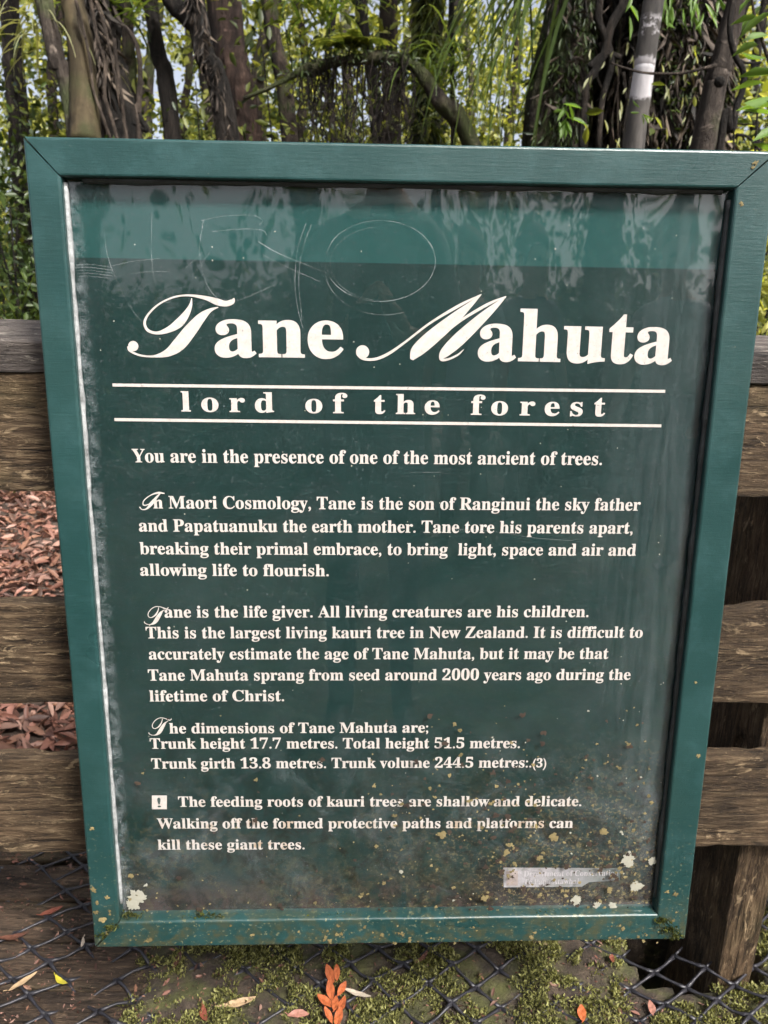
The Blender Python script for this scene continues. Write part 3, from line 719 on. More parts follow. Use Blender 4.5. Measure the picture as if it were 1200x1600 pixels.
for _ in range(230):      # specks on the bottom rail and the feet of the side rails
    u = random.uniform(160, 1060); v_ = random.uniform(1445, 1474)
    if fbm((u, v_, 0), .016, 3, 7)+.55-.0004*u > random.random()*.9: fl(u, v_, random.choice((.8, 1.2, 1.6, 2.3, 3)), sy_parts, 8, True)
for u, v_, s_ in ((146, 1390, 4.2), (150, 1425, 4), (161, 1437, 5), (168, 1402, 3.2), (152, 1410, 3), (171, 1423, 2.6), (144, 1294, 3), (172, 1428, 2), (1042, 1393, 3), (1055, 1397, 4), (1052, 1438, 3), (1056, 1425, 2), (1091, 1180, 3), (1087, 1066, 2), (1180, 255, 3), (1176, 262, 2), (1158, 318, 3)): fl(u, v_, s_, sy_parts, 9, True)
for bag, mt in ((sy_parts, 'lichen_y'), (sb, 'mould'), (sw, 'lichen_w')):
    v, f_ = join(bag); tag(link('lichen_specks' if mt != 'mould' else 'mould_specks', mesh_np('specks', v, f_), M[mt], glass), kind='stuff')
def moss_tuft(u, v_, n, spread, z0, size=.006):
    a, b_ = ab(u, v_, z0); c_ = np.zeros((n, 3)); c_[:, 0] = a+rng.normal(size=n)*spread*.001; c_[:, 1] = b_+rng.normal(size=n)*.0015; c_[:, 2] = z0+rng.uniform(-.003, .003, n)
    ax = np.tile(np.array([0, .5, .9]), (n, 1))+rng.normal(size=(n, 3))*.5
    V, Fq = leaves(c_, size*rng.uniform(.5, 1.3, n), .3, .3, 0, ax); link('moss_tuft', mesh_np('moss_tuft', V, Fq), M['moss_dark'], sign)
for u, v_, n, s_, z0 in ((205, 1428, 90, 12, -.008), (325, 1431, 130, 14, -.009), (520, 1433, 60, 22, -.009), (600, 1433, 70, 25, -.009), (690, 1432, 40, 14, -.009), (845, 1428, 80, 11, -.009), (480, 1434, 50, 16, -.009), (955, 1428, 30, 12, -.009),
                         (176, 1447, 60, 5, .001), (160, 1460, 40, 4, .001), (1033, 1437, 70, 5, .001), (1045, 1452, 80, 5, .001), (1054, 1462, 50, 4, .001)):
    moss_tuft(u, v_, n, s_, z0)

# ------------------------------------------------------------------ things on the path
# black plastic mesh, diamond cells
M['plastic'] = mat_simple('black_plastic', (.022, .021, .026), .42, .3, 80, .2, .5)
def net_z(x, y): return path_z(x, y)+.001+.013*fbm((x, y, 0), 5, 3, 6.5)+(.022 if x < -.35 else 0)+max(0, x-.38)*.05
net_parts = []
CELL = .056
A1, A2 = R(33), R(-41)
def hole(x, y): return HOLE[0]-.0 < x < HOLE[1]+.005 and HOLE[2]+.07-.2*(x-.5) < y < HOLE[3]+.2
wx = lambda x, y: (x+.012*fbm((x, y, 0), 4, 2, 1.2), y+.012*fbm((x, y, 0), 4, 2, 8.8))
d1 = np.array([math.cos(A1), math.sin(A1)]); d2 = np.array([math.cos(A2), math.sin(A2)])
O2 = np.array([0, 1.02]); NN = 36
node = {}
for i in range(-NN, NN):
    for j in range(-NN, NN):
        p = O2+d1*i*CELL+d2*j*CELL*.92
        if -1.05 < p[0] < 1.05 and .62 < p[1] < 1.40:
            x, y = wx(*p)
            if hole(x, y): continue
            node[i, j] = np.array([x, y, net_z(x, y)])
for (i, j), p in node.items():
    for di, dj in ((1, 0), (0, 1)):
        q = node.get((i+di, j+dj))
        if q is None:
            if hole(*(p+np.append((d1, d2)[dj], 0)*CELL)[:2]):       # cut ends poking over the slot
                q = p+np.append((d1, d2)[dj]*CELL*random.uniform(.3, .55), random.uniform(.0, .008))
                net_parts.append(tube([p, q], [.0028, .0013], 6))
            continue
        mid = (p+q)/2; mid[2] = net_z(mid[0], mid[1])-.001
        net_parts.append(tube(catmull([p, mid, q], 2), [.0044, .0028, .0022, .0028, .0044], 6))
    bm = None
v, f_ = join(net_parts)
tag(link('plastic_mesh', mesh_np('plastic_mesh', v, f_), M['plastic'], smooth=True), 'black plastic grip mesh with diamond cells laid over the mossy path', 'mesh')

# moss cushions growing through the mesh
n = 120000; c_ = np.zeros((n, 3)); c_[:, 0] = rng.uniform(-.62, .90, n); c_[:, 1] = rng.uniform(.82, 1.14, n)
keep = []
for i in range(n):
    x, y = c_[i, :2]
    if HOLE[0] < x < HOLE[1] and y > HOLE[2]-.005: continue
    d = fbm((x, y, 0), 11, 4, 21)*1.2+fbm((x, y, 0), 40, 2, 3)*.6
    if x < -.36: d -= .35+.6*(min(.2, -.36-x))*4*(1 if y > .95 else .4)
    if d > -.13+random.random()*.34: keep.append(i); c_[i, 2] = path_z(x, y)+.002+max(0, d)*.020*random.random()
c_ = c_[keep]; ax = np.tile(np.array([0, 0, 1.]), (len(c_), 1))+rng.normal(size=(len(c_), 3))*.6
V, Fq = leaves(c_, .0056*rng.uniform(.5, 1.5, len(c_)), .42, .3, 0, ax)
tag(link('moss', mesh_np('moss', V, Fq), M['moss']), 'yellow green moss growing through the black mesh on the path', 'moss', kind='stuff')

n = 5200; d_ = np.zeros((n, 3)); d_[:, 0] = rng.uniform(-.75, .92, n); d_[:, 1] = rng.uniform(.80, 1.32, n)
d_ = np.array([(x, y, path_z(x, y)+random.uniform(.001, .006) if x > -.40 else -.004) for x, y, _ in d_ if not (HOLE[0]-.02 < x < HOLE[1]+.02 and y > HOLE[2]-.02)])
ax = rng.normal(size=d_.shape); ax[:, 2] *= .3
V, Fq = leaves(d_, rng.choice([.004, .006, .009, .016], len(d_), p=[.4, .35, .18, .07]), .35, .6, 0, ax)
tag(link('soil_debris', mesh_np('soil_debris', V, Fq), M['litter']), 'crumbs of bark and dead leaf strewn over the mossy path', 'debris', kind='stuff')
# fallen leaves lying on the mesh and the moss
def fallen_mesh(L, w, curl, seg=10, fold=.12, bend=0.0):
    V = []; Fc = []
    for i in range(seg+1):
        t_ = i/seg; ww = w*(math.sin(math.pi*min(1, t_*.96+.02))**.8)*.5; x = (t_-.5)*L; z = curl*L*(4*(t_-.5)**2)
        yb = bend*L*4*(t_-.5)**2
        for s_ in (-1, -.5, 0, .5, 1): V.append((x, yb+ww*s_, z+abs(s_)*ww*fold*2+.0004*math.sin(i*1.7+s_*3)))
    for i in range(seg):
        for k in range(4): Fc.append((i*5+k, (i+1)*5+k, (i+1)*5+k+1, i*5+k+1))
    # short stalk
    v, f_ = tube([(-L*.5, 0, curl*L), (-L*.62, .002, curl*L+.002)], [.0007, .0005], 5)
    o_ = len(V); V += list(v); Fc += [tuple(i+o_ for i in q) for q in f_]
    me = mesh_np('fallen_leaf', V, Fc); return me
def leafmat(name, col):
    m = mat_simple(name, col, .5, .3, 60, .3); return m
def ground_at(u, v_):
    d = ray(u, v_); t_ = -CAM_H/d[2]; return CAM+d*t_
LC = {'red': (.20, .06, .035), 'brown': (.11, .045, .028), 'tan': (.42, .29, .17), 'pink': (.34, .16, .12), 'yellow': (.50, .43, .04), 'orange': (.40, .105, .035), 'pale': (.5, .42, .33)}
for u, v_, L, w, ang, cn, lab in (
    (278, 1511, .034, .013, 88, 'brown', 'dark brown upright fallen leaf just under the sign'),
    (155, 1524, .020, .015, 20, 'pink', 'small round pinkish brown leaf at a mesh crossing'),
    (95, 1538, .036, .010, -38, 'yellow', 'slim bright yellow leaf on green moss'),
    (372, 1569, .058, .013, 14, 'tan', 'long pale tan leaf lying flat on moss'),
    (318, 1590, .034, .011, -70, 'red', 'red brown narrow leaf at the edge of the moss'),
    (466, 1592, .034, .013, 5, 'pink', 'dusky pink leaf curled beside the orange sprig'),
    (558, 1562, .050, .011, -25, 'pale', 'pale dried leaf right of the orange sprig'),
    (660, 1508, .034, .009, 50, 'brown', 'curled brown leaf on bare soil between mesh strands'),
    (80, 1425, .040, .012, 28, 'red', 'reddish leaf on the bare planks'),
    (35, 1540, .052, .011, 58, 'tan', 'long tan twig-like leaf along the edge of the planks'),
    (908, 1592, .028, .014, 80, 'orange', 'small orange leaf beside the plastic mesh'),
    (955, 1508, .016, .010, 80, 'red', 'tiny dark red leaf under the right corner of the sign'),
    (130, 1478, .022, .006, -80, 'pale', 'small whitish leaf by the left foot of the sign frame'),
    (1018, 1580, .030, .012, 75, 'pink', 'pinkish leaf caught where the mesh is cut'),
    (20, 1465, .05, .016, 20, 'brown', 'broad brown leaf on the planks below the fence')):
    p = ground_at(u, v_); o = link('fallen_leaf', fallen_mesh(L, w, random.uniform(.03, .12), bend=random.uniform(-.08, .08)), M.get('fl_'+cn) or M.setdefault('fl_'+cn, leafmat('leaf_'+cn, LC[cn])))
    o.location = (p[0], p[1], max(path_z(p[0], p[1]), net_z(p[0], p[1])-.004)+.009); o.rotation_euler = (R(random.uniform(-14, 14)), R(random.uniform(-10, 10)), R(ang))
    tag(o, lab, 'leaf', 'fallen leaves on the path')
# orange sprig
p = ground_at(520, 1575); sp_ = empty('leaf_sprig', (p[0], p[1], path_z(p[0], p[1])+.012)); tag(sp_, 'orange sprig of several small oval leaves on the moss', 'leaf sprig')
M['fl_orange'] = M.get('fl_orange') or leafmat('leaf_orange', LC['orange'])
v, f_ = tube([(0, -.05, 0), (.003, -.01, .004), (0, .03, .003)], [.0012, .001, .0007], 6); link('stem', mesh_np('stem', v, f_), M['vine'], sp_)
lm = [fallen_mesh(.034, .0135, .05), fallen_mesh(.028, .011, .02)]
for i, (x, y, a) in enumerate(((-.006, .045, 112), (.005, .047, 92), (-.004, .012, 100), (.014, .018, 62), (-.012, -.006, 140), (.004, -.012, 85), (.014, -.014, 70), (-.006, -.030, 120), (.010, -.036, 80))):
    o = link('leaflet', lm[i % 2], M['fl_orange'], sp_); o.location = (x, y, .004+.002*(i % 3)); o.rotation_euler = (R(random.uniform(-20, 20)), R(random.uniform(-18, 5)), R(a))

# ------------------------------------------------------------------ forest floor
n = 26000; c_ = np.zeros((n, 3)); c_[:, 1] = 1.34+rng.random(n)**1.3*3.6; c_[:, 0] = rng.choice([-1, 1], n)*(.30+.12*c_[:, 1]+rng.random(n)*(.55+.38*c_[:, 1]))
for i in range(n): c_[i, 2] = hfield(c_[i, 0], c_[i, 1])+random.uniform(.004, .03)
ax = rng.normal(size=(n, 3)); ax[:, 2] *= .25
V, Fq = leaves(c_, rng.uniform(.02, .085, n), .32, .6, 0, ax)
tag(link('leaf_litter', mesh_np('leaf_litter', V, Fq), M['litter']), 'reddish brown dead leaves covering the forest floor behind the fence', 'leaf litter', kind='stuff')

# ------------------------------------------------------------------ trees behind the fence
def trunk_pts(px, Y, top=8.0, lean_y=0.0):
    """px: list of (u, v, width_px) from low to high; extended down to the ground and up to `top`"""
    P = [at(u, v, Y) for u, v, w in px]; sc_ = [Y*1.02/F_PX*w/2 for u, v, w in px]
    d = P[1]-P[0]; d = d/abs(d[2])
    z0 = hfield(P[0][0], Y)-.06
    base = P[0]-d*(P[0][2]-z0)*.8; base[2] = z0
    P = [base]+P; sc_ = [sc_[0]*1.35]+sc_
    d = P[-1]-P[-2]; d = d/max(.1, d[2])
    if P[-1][2] < top:
        k = top-P[-1][2]; q = P[-1]+d*k*np.array([.6, .6, 1]); q[1] += lean_y
        m_ = (P[-1]+q)/2+np.array([.06, .05, 0])
        P += [m_, q]; sc_ += [sc_[-1]*.86, sc_[-1]*.6]
    A = catmull([list(p)+[r_] for p, r_ in zip(P, sc_)], 9)
    return A[:, :3], A[:, 3]
def tree(name, label, px, Y, mat, top=8.0, crown=110, leafm='leaf_mid', seg=18, rough=.18, ridge=.25, limbs=3, group='trees beyond the fence', off=None, crown_r=1.1):
    pts, rad = trunk_pts(px, Y, top)
    t_ = empty(name, pts[0]); tag(t_, label, 'tree', group)
    off = off if off is not None else random.uniform(0, 50)
    v, f_ = tube(pts-pts[0], rad, seg, rough, 3.5/max(.1, rad[0]*8), off, ridge)
    link('trunk', mesh_np('trunk', v, f_), M[mat], t_, True)
    tp = pts[-1]; ends = [tp]
    for k in range(limbs):
        s_ = pts[int(len(pts)*random.uniform(.72, .93))]; a = random.uniform(0, 6.28)
        e_ = s_+np.array([math.cos(a)*random.uniform(.6, 1.3), math.sin(a)*random.uniform(.5, 1.1), random.uniform(.6, 1.4)])
        mm = (s_+e_)/2+np.array([0, 0, -.12]); r0 = rad[-1]*.8
        v, f_ = tube(catmull([s_, mm, e_], 5)-pts[0], np.linspace(r0, r0*.35, 11), 7, .2, 6)
        link('limb', mesh_np('limb', v, f_), M[mat], t_, True); ends.append(e_)
    if crown:
        cs = np.concatenate([e_+rng.normal(size=(7, 3))*crown_r*np.array([.55, .55, .38]) for e_ in ends])
        V, Fq = cloud(cs, max(6, crown*4//len(cs)), .26, .10)
        link('crown', mesh_np('crown', V-pts[0], Fq), M[leafm], t_)
    return t_, pts, rad
def strand(pts, r0, r1, mat, parent, name, n=7, seg=6, org=None, rough=.1):
    A = catmull(pts, n); v, f_ = tube(A-(org if org is not None else 0), np.linspace(r0, r1, len(A)), seg, rough, 20)
    return link(name, mesh_np(name, v, f_), M[mat], parent, True)

tree('slender_tree', 'thin dark trunk at the forest edge beside the pale ferns', [(22, 200, 16), (8, 0, 14)], 6.2, 'bark_dark')
tree('slender_tree', 'thin straight dark trunk paired with its twin behind the undergrowth', [(38, 190, 14), (22, 0, 12)], 6.6, 'bark_dark')
tree('leaning_tree', 'pale lichen-grey leaning trunk against the big hollow tree', [(120, 210, 26), (100, 110, 24), (70, 0, 22)], 4.6, 'bark_pale')
T_big, pts, rad = tree('hollow_tree', 'stout dark rough tree wrapped in pale climbing roots', [(160, 212, 92), (154, 120, 76), (144, 0, 68)], 4.9, 'bark_dark', seg=36, rough=.3, ridge=.6, top=8)
org = pts[0]
strand([at(u, v, y) for u, v, y in ((134, 225, 4.52), (131, 150, 4.58), (124, 60, 4.62), (112, 0, 4.66), (108, -40, 4.7))], .085, .05, 'bark_tan', T_big, 'buttress', seg=14, org=org, n=9)
for L_, r_ in (([(136, -20), (146, 25), (152, 60), (164, 100), (164, 150), (176, 190), (186, 225)], .018), ([(118, 0), (130, 45), (140, 90), (146, 140), (160, 180), (176, 225)], .014), ([(120, 20), (125, 45), (133, 60)], .006), ([(178, 60), (184, 110), (190, 150), (194, 190), (200, 225)], .018), ([(150, 0), (168, 60), (180, 120), (188, 170)], .012)):
    r_ *= .62
    strand([at(u, v, 4.50+.02*(i % 2)) for i, (u, v) in enumerate(L_)], r_, r_*.8, 'vine', T_big, 'climbing_root', org=org)
T_sn, pts, rad = tree('slender_tree', 'straight olive brown trunk with a curved dead stem in front', [(208, 215, 20), (203, 100, 18), (198, 0, 17)], 5.2, 'bark_brown')
p0 = at(217, 240, 3.7); p0[2] = hfield(p0[0], 3.7)
A = [p0]+[at(u, v, 3.7) for u, v in ((218, 225), (217, 180), (219, 120), (217, 85), (210, 62), (199, 46), (190, 40))]
sn = empty('dead_stem', p0); tag(sn, 'bare curved dead stem bent over at its top like a walking stick', 'dead stem')
strand(A, .014, .010, 'vine', sn, 'stem', org=p0); strand([A[2], A[2]+np.array([.0, 0, -.06])+np.array([.03, 0, 0]), A[2]+np.array([-.03, 0, -.03])], .014, .008, 'bark_dark', sn, 'snag', org=p0)
tree('leaning_tree', 'dark slim trunk leaning left between two brown trees', [(270, 212, 24), (256, 110, 21), (234, 0, 20)], 5.0, 'bark_dark')
T_f, pts, rad = tree('forked_tree', 'rough dark forked trunk leaning left beside the reddish tree', [(355, 215, 34), (335, 110, 31), (303, 0, 28)], 4.8, 'bark_dark', seg=26, ridge=.45)
strand([at(u, v, 4.8) for u, v in ((318, 50), (292, 26), (268, 2), (255, -30))], .055, .045, 'bark_dark', T_f, 'fork', org=pts[0], seg=12)
tree('reddish_tree', 'thick straight reddish brown trunk behind the forked tree', [(385, 215, 46), (368, 110, 46), (350, 0, 46)], 5.8, 'bark_red', seg=26, ridge=.35)
tree('slender_tree', 'grey brown trunk just left of the moss hung branch', [(452, 215, 24), (440, 110, 22), (420, 0, 20)], 6.6, 'bark_brown')
tree('slender_tree', 'narrow dark trunk rising above the mossy arching branch', [(590, 215, 20), (578, 90, 17), (564, 0, 16)], 6.4, 'bark_dark')
tree('slender_tree', 'pale brown trunk seen through the hanging roots', [(612, 215, 26), (610, 110, 24), (608, 0, 24)], 6.9, 'bark_brown')
T_v, _, _ = tree('mossy_tree', 'vine covered trunk right of the arching branch', [(664, 215, 36), (664, 110, 36), (668, 0, 38)], 6.2, 'bark_moss', seg=22, ridge=.5)
tree('slender_tree', 'very thin dark stem in front of the vine covered trunk', [(708, 200, 7), (706, 90, 8), (706, 0, 8)], 5.6, 'bark_dark', limbs=1, crown=100)
T_m, _, _ = tree('mossy_tree', 'broad leaning brown trunk furred with moss behind the strap leaves', [(862, 226, 96), (878, 120, 84), (894, 0, 74)], 4.5, 'bark_moss', seg=34, ridge=.4, rough=.25)
T_r, pts, rad = tree('root_clad_tree', 'huge dark trunk clad in matted aerial roots', [(1014, 232, 230), (1016, 120, 222), (1020, 0, 230)], 4.7, 'bark_dark', seg=56, ridge=.9, rough=.25, top=8)
org = pts[0]
for k in range(64):
    u = random.uniform(912, 1128); dd = (u-1018)/112; yy = 4.7-.43*math.sqrt(max(0, 1-dd*dd))-random.uniform(.01, .05)
    L_ = []; x = u; v0 = random.uniform(-60, 130); ln = random.uniform(60, 300)
    for j in range(6): L_.append(at(x, v0+ln*j/5, yy)); x += random.uniform(-9, 9)
    strand(L_, random.choice((.004, .005, .007, .010, .014)), .003, 'root' if k % 4 else 'bark_brown', T_r, 'aerial_root', 4, 5, org)
for L_, r_ in (([(985, -10), (955, 40), (945, 80), (930, 110), (915, 140), (908, 235)], .024), ([(940, -20), (935, 30), (946, 60), (955, 100), (940, 160), (935, 235)], .020), ([(920, 105), (945, 85), (970, 90)], .018)):
    strand([at(u, v, 4.15) for u, v in L_], r_, r_*.7, 'root', T_r, 'aerial_root', 6, 8, org)
def shag(parent, px, Y, rad_px, n, L, mat, name='bark_shreds', org=None, vr=(-40, 235)):
    # loose fibres and small growths lying over the trunk's near side
    V = []; c_ = []
    for k in range(n):
        v_ = random.uniform(*vr); u0 = np.interp(v_, [q_[1] for q_ in px][::-1], [q_[0] for q_ in px][::-1]); dd = random.uniform(-1, 1)
        rm = rad_px*Y/F_PX; c_.append(at(u0+dd*rad_px, v_, Y)+np.array([0, -rm*math.sqrt(1-dd*dd)*1.05-.01, 0]))
    c_ = np.array(c_); ax = np.tile(np.array([0, -.12, -1.]), (n, 1))+rng.normal(size=(n, 3))*.22
    V, Fq = leaves(c_, L*rng.uniform(.4, 1.7, n), .16 if 'leaf' in mat else .065, .1, 0, ax)
    tag(link(name, mesh_np(name, V-org, Fq), M[mat], parent), kind='stuff')
shag(T_r, [(1014, 232), (1020, 0)], 4.7, 112, 1600, .11, 'fibre', org=org); shag(T_r, [(1014, 232), (1020, 0)], 4.7, 112, 500, .05, 'leaf_dark', 'climbing_leaves', org)
oo = np.array(T_big.location); shag(T_big, [(162, 212), (158, 120), (146, 0)], 4.9, 36, 420, .12, 'fibre', org=oo)
oo = np.array(T_f.location); shag(T_f, [(355, 215), (335, 110), (303, 0)], 4.8, 15, 200, .07, 'fibre', org=oo)
oo = np.array(T_m.location); shag(T_m, [(862, 226), (878, 120), (894, 0)], 4.5, 44, 700, .05, 'leaf_dark', 'moss_fur', oo); shag(T_m, [(862, 226), (878, 120), (894, 0)], 4.5, 44, 160, .08, 'fibre', org=oo)
oo = np.array(T_v.location); shag(T_v, [(664, 215), (664, 110), (668, 0)], 6.2, 18, 500, .12, 'leaf_mid', 'climbing_leaves', oo)
# pale trunk with a peeled white patch
m, nt, b, l = newmat('bark_peeled'); x_, y_, z_ = xyz(nt); t = noise_tex(nt, 16, 7, .75); t2 = noise_tex(nt, 30, 5, .6, stretch=(1, 1, .25))
r = ramp(nt, [(.3, (.016, .014, .012)), (.7, (.075, .066, .058))]); l.new(t2.outputs[0], r.inputs[0])
r2 = ramp(nt, [(.3, (.30, .285, .29)), (.7, (.50, .48, .49))]); l.new(t2.outputs[0], r2.inputs[0])
zz = math_(nt, 'ADD', z_, math_(nt, 'MULTIPLY', t.outputs[0], .10))
PZ0, PZ1 = at(1000, 168, 3.3)[2]+.05+.02, at(1000, 100, 3.3)[2]+.05+.02
win = math_(nt, 'MULTIPLY', mrange(nt, zz, PZ0, PZ0+.012), mrange(nt, zz, PZ1, PZ1-.012))
win2 = math_(nt, 'MULTIPLY', math_(nt, 'MULTIPLY', mrange(nt, zz, at(1000, 58, 3.3)[2]+.05, at(1000, 50, 3.3)[2]+.05), mrange(nt, zz, at(1000, 20, 3.3)[2]+.05, at(1000, 30, 3.3)[2]+.05)), mrange(nt, t.outputs[0], .5, .56))
l.new(mixc(nt, math_(nt, 'MAXIMUM', win, win2), r.outputs[0], r2.outputs[0]), b.inputs['Base Color']); b.inputs['Roughness'].default_value = .75; bump(nt, b, t2.outputs[0], .4, .01); M['bark_peeled'] = m
t_, pts, rad = tree('peeling_tree', 'slim grey trunk with a peeled white patch before the root clad tree', [(990, 230, 30), (1006, 110, 28), (1021, 0, 28)], 3.3, 'bark_peeled', top=6, rough=.06, ridge=.05)
tm = t_.location.copy(); t_.location = (0, 0, 0)
for ch in t_.children: ch.data.transform(Matrix.Translation(tm))
T_s, pts, rad = tree('slender_tree', 'leaning slender mottled trunk with a knot and a bare twig', [(1097, 236, 34), (1122, 120, 32), (1152, 0, 28)], 2.9, 'bark_pale', top=5.5, crown=200, rough=.12, ridge=.12)
org = pts[0]
strand([at(u, v, 2.86) for u, v in ((1120, 102), (1095, 108), (1060, 115), (1010, 114), (975, 106), (955, 98))], .006, .003, 'vine', T_s, 'twig', org=org)
kn = at(1124, 128, 2.83); strand([kn, kn+np.array([-.005, -.02, -.004])], .018, .012, 'bark_dark', T_s, 'knot', org=org, seg=10)
vn = at(1150, 240, 2.75); vn[2] = hfield(vn[0], 2.75)
vo = empty('hanging_vine', vn); tag(vo, 'dark curving vine stem right of the slender mottled trunk', 'vine')
strand([vn]+[at(u, v, 2.75) for u, v in ((1124, 240), (1143, 205), (1150, 170), (1160, 140), (1161, 110), (1148, 86), (1140, 40), (1150, -20))], .013, .008, 'bark_dark', vo, 'stem', org=vn)
for L_ in ([(1148, 90), (1165, 98), (1190, 98)], [(1150, 210), (1170, 215), (1188, 238)]): strand([at(u, v, 2.75) for u, v in L_], .005, .003, 'bark_dark', vo, 'twig', org=vn)

# arching mossy branch
p0 = at(738, 232, 4.1); zg = hfield(p0[0], 4.1); p00 = np.array([p0[0]+.95, 4.15, hfield(p0[0]+.95, 4.15)-.03])
AB = [p00, p0]+[at(u, v, 4.1) for u, v in ((712, 190), (680, 148), (650, 108), (625, 94), (590, 92), (540, 94), (500, 102), (468, 112), (440, 128), (410, 142), (380, 154))]
arch = empty('arching_branch', p00); tag(arch, 'mossy fallen branch arching between the trunks with hanging roots', 'branch')
A = catmull(AB, 7); rr = np.interp(np.linspace(0, 1, len(A)), [0, .3, .5, .72, .85, 1], [.046, .030, .029, .025, .012, .006])
v, f_ = tube(A-p00, rr, 14, .5, 9, 3, .4); link('limb', mesh_np('limb', v, f_), M['bark_moss'], arch, True)
seg_ = A[int(len(A)*.35):int(len(A)*.76)]
cs = seg_[rng.integers(0, len(seg_), 520)]+rng.normal(size=(520, 3))*np.array([.03, .03, .022])+np.array([0, 0, .01])
ax = np.tile(np.array([0, -.2, .5]), (520, 1))+rng.normal(size=(520, 3))*.8
V, Fq = leaves(cs, .03*rng.uniform(.5, 1.4, 520), .25, .4, 0, ax); tag(link('moss_fur', mesh_np('moss_fur', V-p00, Fq), M['leaf_dark'], arch), kind='stuff')
rp = []
for k in range(120):
    s_ = seg_[rng.integers(0, len(seg_))]+rng.normal(size=3)*.02; ln = random.uniform(.15, .75)
    q = [s_+np.array([random.gauss(0, .02)*j, random.gauss(0, .015), -ln*j/4]) for j in range(5)]; rp.append(tube(q, np.linspace(random.uniform(.002, .005), .0012, 5), 5))
v, f_ = join(rp); tag(link('hanging_roots', mesh_np('hanging_roots', np.array(v)-p00, f_), M['root'], arch), kind='stuff')

# ---- strap leaved plants
def strap_leaf(base, dirn, L, w, sag, n=9):
    d = np.array(dirn, float); d /= np.linalg.norm(d); side = np.cross(d, [0, 0, 1]); side /= np.linalg.norm(side)+1e-9
    V = []; Fc = []; p = np.array(base, float); step = L/n
    for i in range(n+1):
        t_ = i/n; ww = w*(1-t_**2.2)*.5+.0008
        V += [p+side*ww, p-side*ww]; p = p+d*step; d = d+np.array([0, 0, -sag/n*(.4+t_)]); d /= np.linalg.norm(d)
    for i in range(n): Fc.append((2*i, 2*i+1, 2*i+3, 2*i+2))
    return V, Fc
def strap_plant(name, label, pos, n, L, w, sag, mat='strap', spread=1.0, up_=.6, bias=(0, 0, 0), rr=.06, group=None):
    o = empty(name, pos); tag(o, label, 'plant', group)
    bag = []
    for k in range(n):
        a = random.uniform(0, 6.28)
        bag.append(strap_leaf((random.gauss(0, rr), random.gauss(0, rr), random.gauss(0, rr)), (math.cos(a)*spread+bias[0], math.sin(a)*spread+bias[1], up_*random.uniform(.4, 1.4)+bias[2]), L*random.uniform(.6, 1.2), w*random.uniform(.7, 1.2), sag*random.uniform(.7, 1.3)))
    v, f_ = join(bag); tag(link('strap_leaves', mesh_np('strap_leaves', v, f_), M[mat], o), kind='stuff')
    return o
strap_plant('perching_plant', 'long drooping strap leaves hanging from the broad mossy trunk', at(855, -75, 4.0), 26, 1.05, .017, 2.2, spread=.35, up_=-.2, bias=(-.42, -.05, -.25))
strap_plant('perching_plant', 'thin curved strap leaves drooping left of the long leaved clump', at(785, -70, 4.3), 24, .95, .010, 2.2, spread=.45, up_=-.2, bias=(-.25, 0, -.4))
strap_plant('perching_plant', 'spiky tuft perched above the arching branch', at(505, 20, 5.4), 40, .45, .02, 2.2)
strap_plant('perching_plant', 'dark spiky tuft on the straight olive trunk', at(180, 20, 4.9), 50, .45, .018, 2.2)
strap_plant('perching_plant', 'pale drooping tuft hanging beside the leaning pale trunk', at(62, 40, 4.75), 36, .5, .010, 3.2, 'leaf_pale', up_=.3)
strap_plant('perching_plant', 'fine drooping grass tuft in the crook of the arch', at(690, 110, 4.3), 60, .42, .010, 3)
strap_plant('grass_clump', 'grassy clump behind the capping rail beside the tall fern', (-2.05, 4.7, hfield(-2.05, 4.7)), 90, 1.75, .013, 1.7, 'strap', spread=.5, up_=1.2, rr=.14)
strap_plant('grass_clump', 'green grassy clump behind the capping rail at the left corner', (-2.35, 4.9, hfield(-2.35, 4.9)), 130, 1.8, .016, 1.6, 'strap', spread=.5, up_=1.2, rr=.1)
strap_plant('grass_clump', 'green clump behind the right end of the fence', (2.45, 4.3, hfield(2.45, 4.3)), 110, 1.6, .012, 1.6, 'strap', spread=.5, up_=1.2, rr=.12)

# ---- ferns and leafy shrubs
def fern(name, label, pos, n, L, mat, group=None, tilt=.9):
    o = empty(name, pos); tag(o, label, 'fern', group)
    for k in range(n):
        a = 6.28*k/n+random.uniform(-.3, .3); d = np.array([math.cos(a), math.sin(a), tilt*random.uniform(.7, 1.5)]); d /= np.linalg.norm(d)
        P = [np.zeros(3)]; ll = L*random.uniform(.7, 1.15)
        for i in range(14): P.append(P[-1]+d*ll/14); d = d+np.array([0, 0, -.11]); d /= np.linalg.norm(d)
        P = np.array(P); v, f_ = tube(P, np.linspace(.003, .0008, len(P)), 4); V = list(v); Fc = list(f_)
        for i in range(2, 15):
            t_ = P[min(i+1, 14)]-P[i-1]; t_ /= np.linalg.norm(t_); s_ = np.cross(t_, [0, 0, 1]); s_ /= np.linalg.norm(s_)
            w = ll*.26*math.sin(math.pi*(i/15)**.7)
            for sg in (-1, 1):
                b_ = P[i]; tip = b_+s_*sg*w+t_*w*.35-np.array([0, 0, w*.2]); q = len(V)
                V += [b_-t_*.008, b_+t_*.012, (b_+tip)/2+t_*.014, tip, (b_+tip)/2-t_*.010]; Fc.append((q, q+1, q+2, q+3, q+4) if sg > 0 else (q+4, q+3, q+2, q+1, q))
        link('frond', mesh_np('frond', V, Fc), M[mat], o)
    return o
def on(x, y): return (x, y, hfield(x, y))
fern('fern', 'tall arching fern rising behind the left end of the fence', on(-2.0, 4.35), 9, 1.5, 'leaf_mid', tilt=1.6)
fern('fern', 'dark fern in the shade under the hollow tree', on(-2.0, 5.0), 10, 1.1, 'leaf_mid', tilt=1.4)
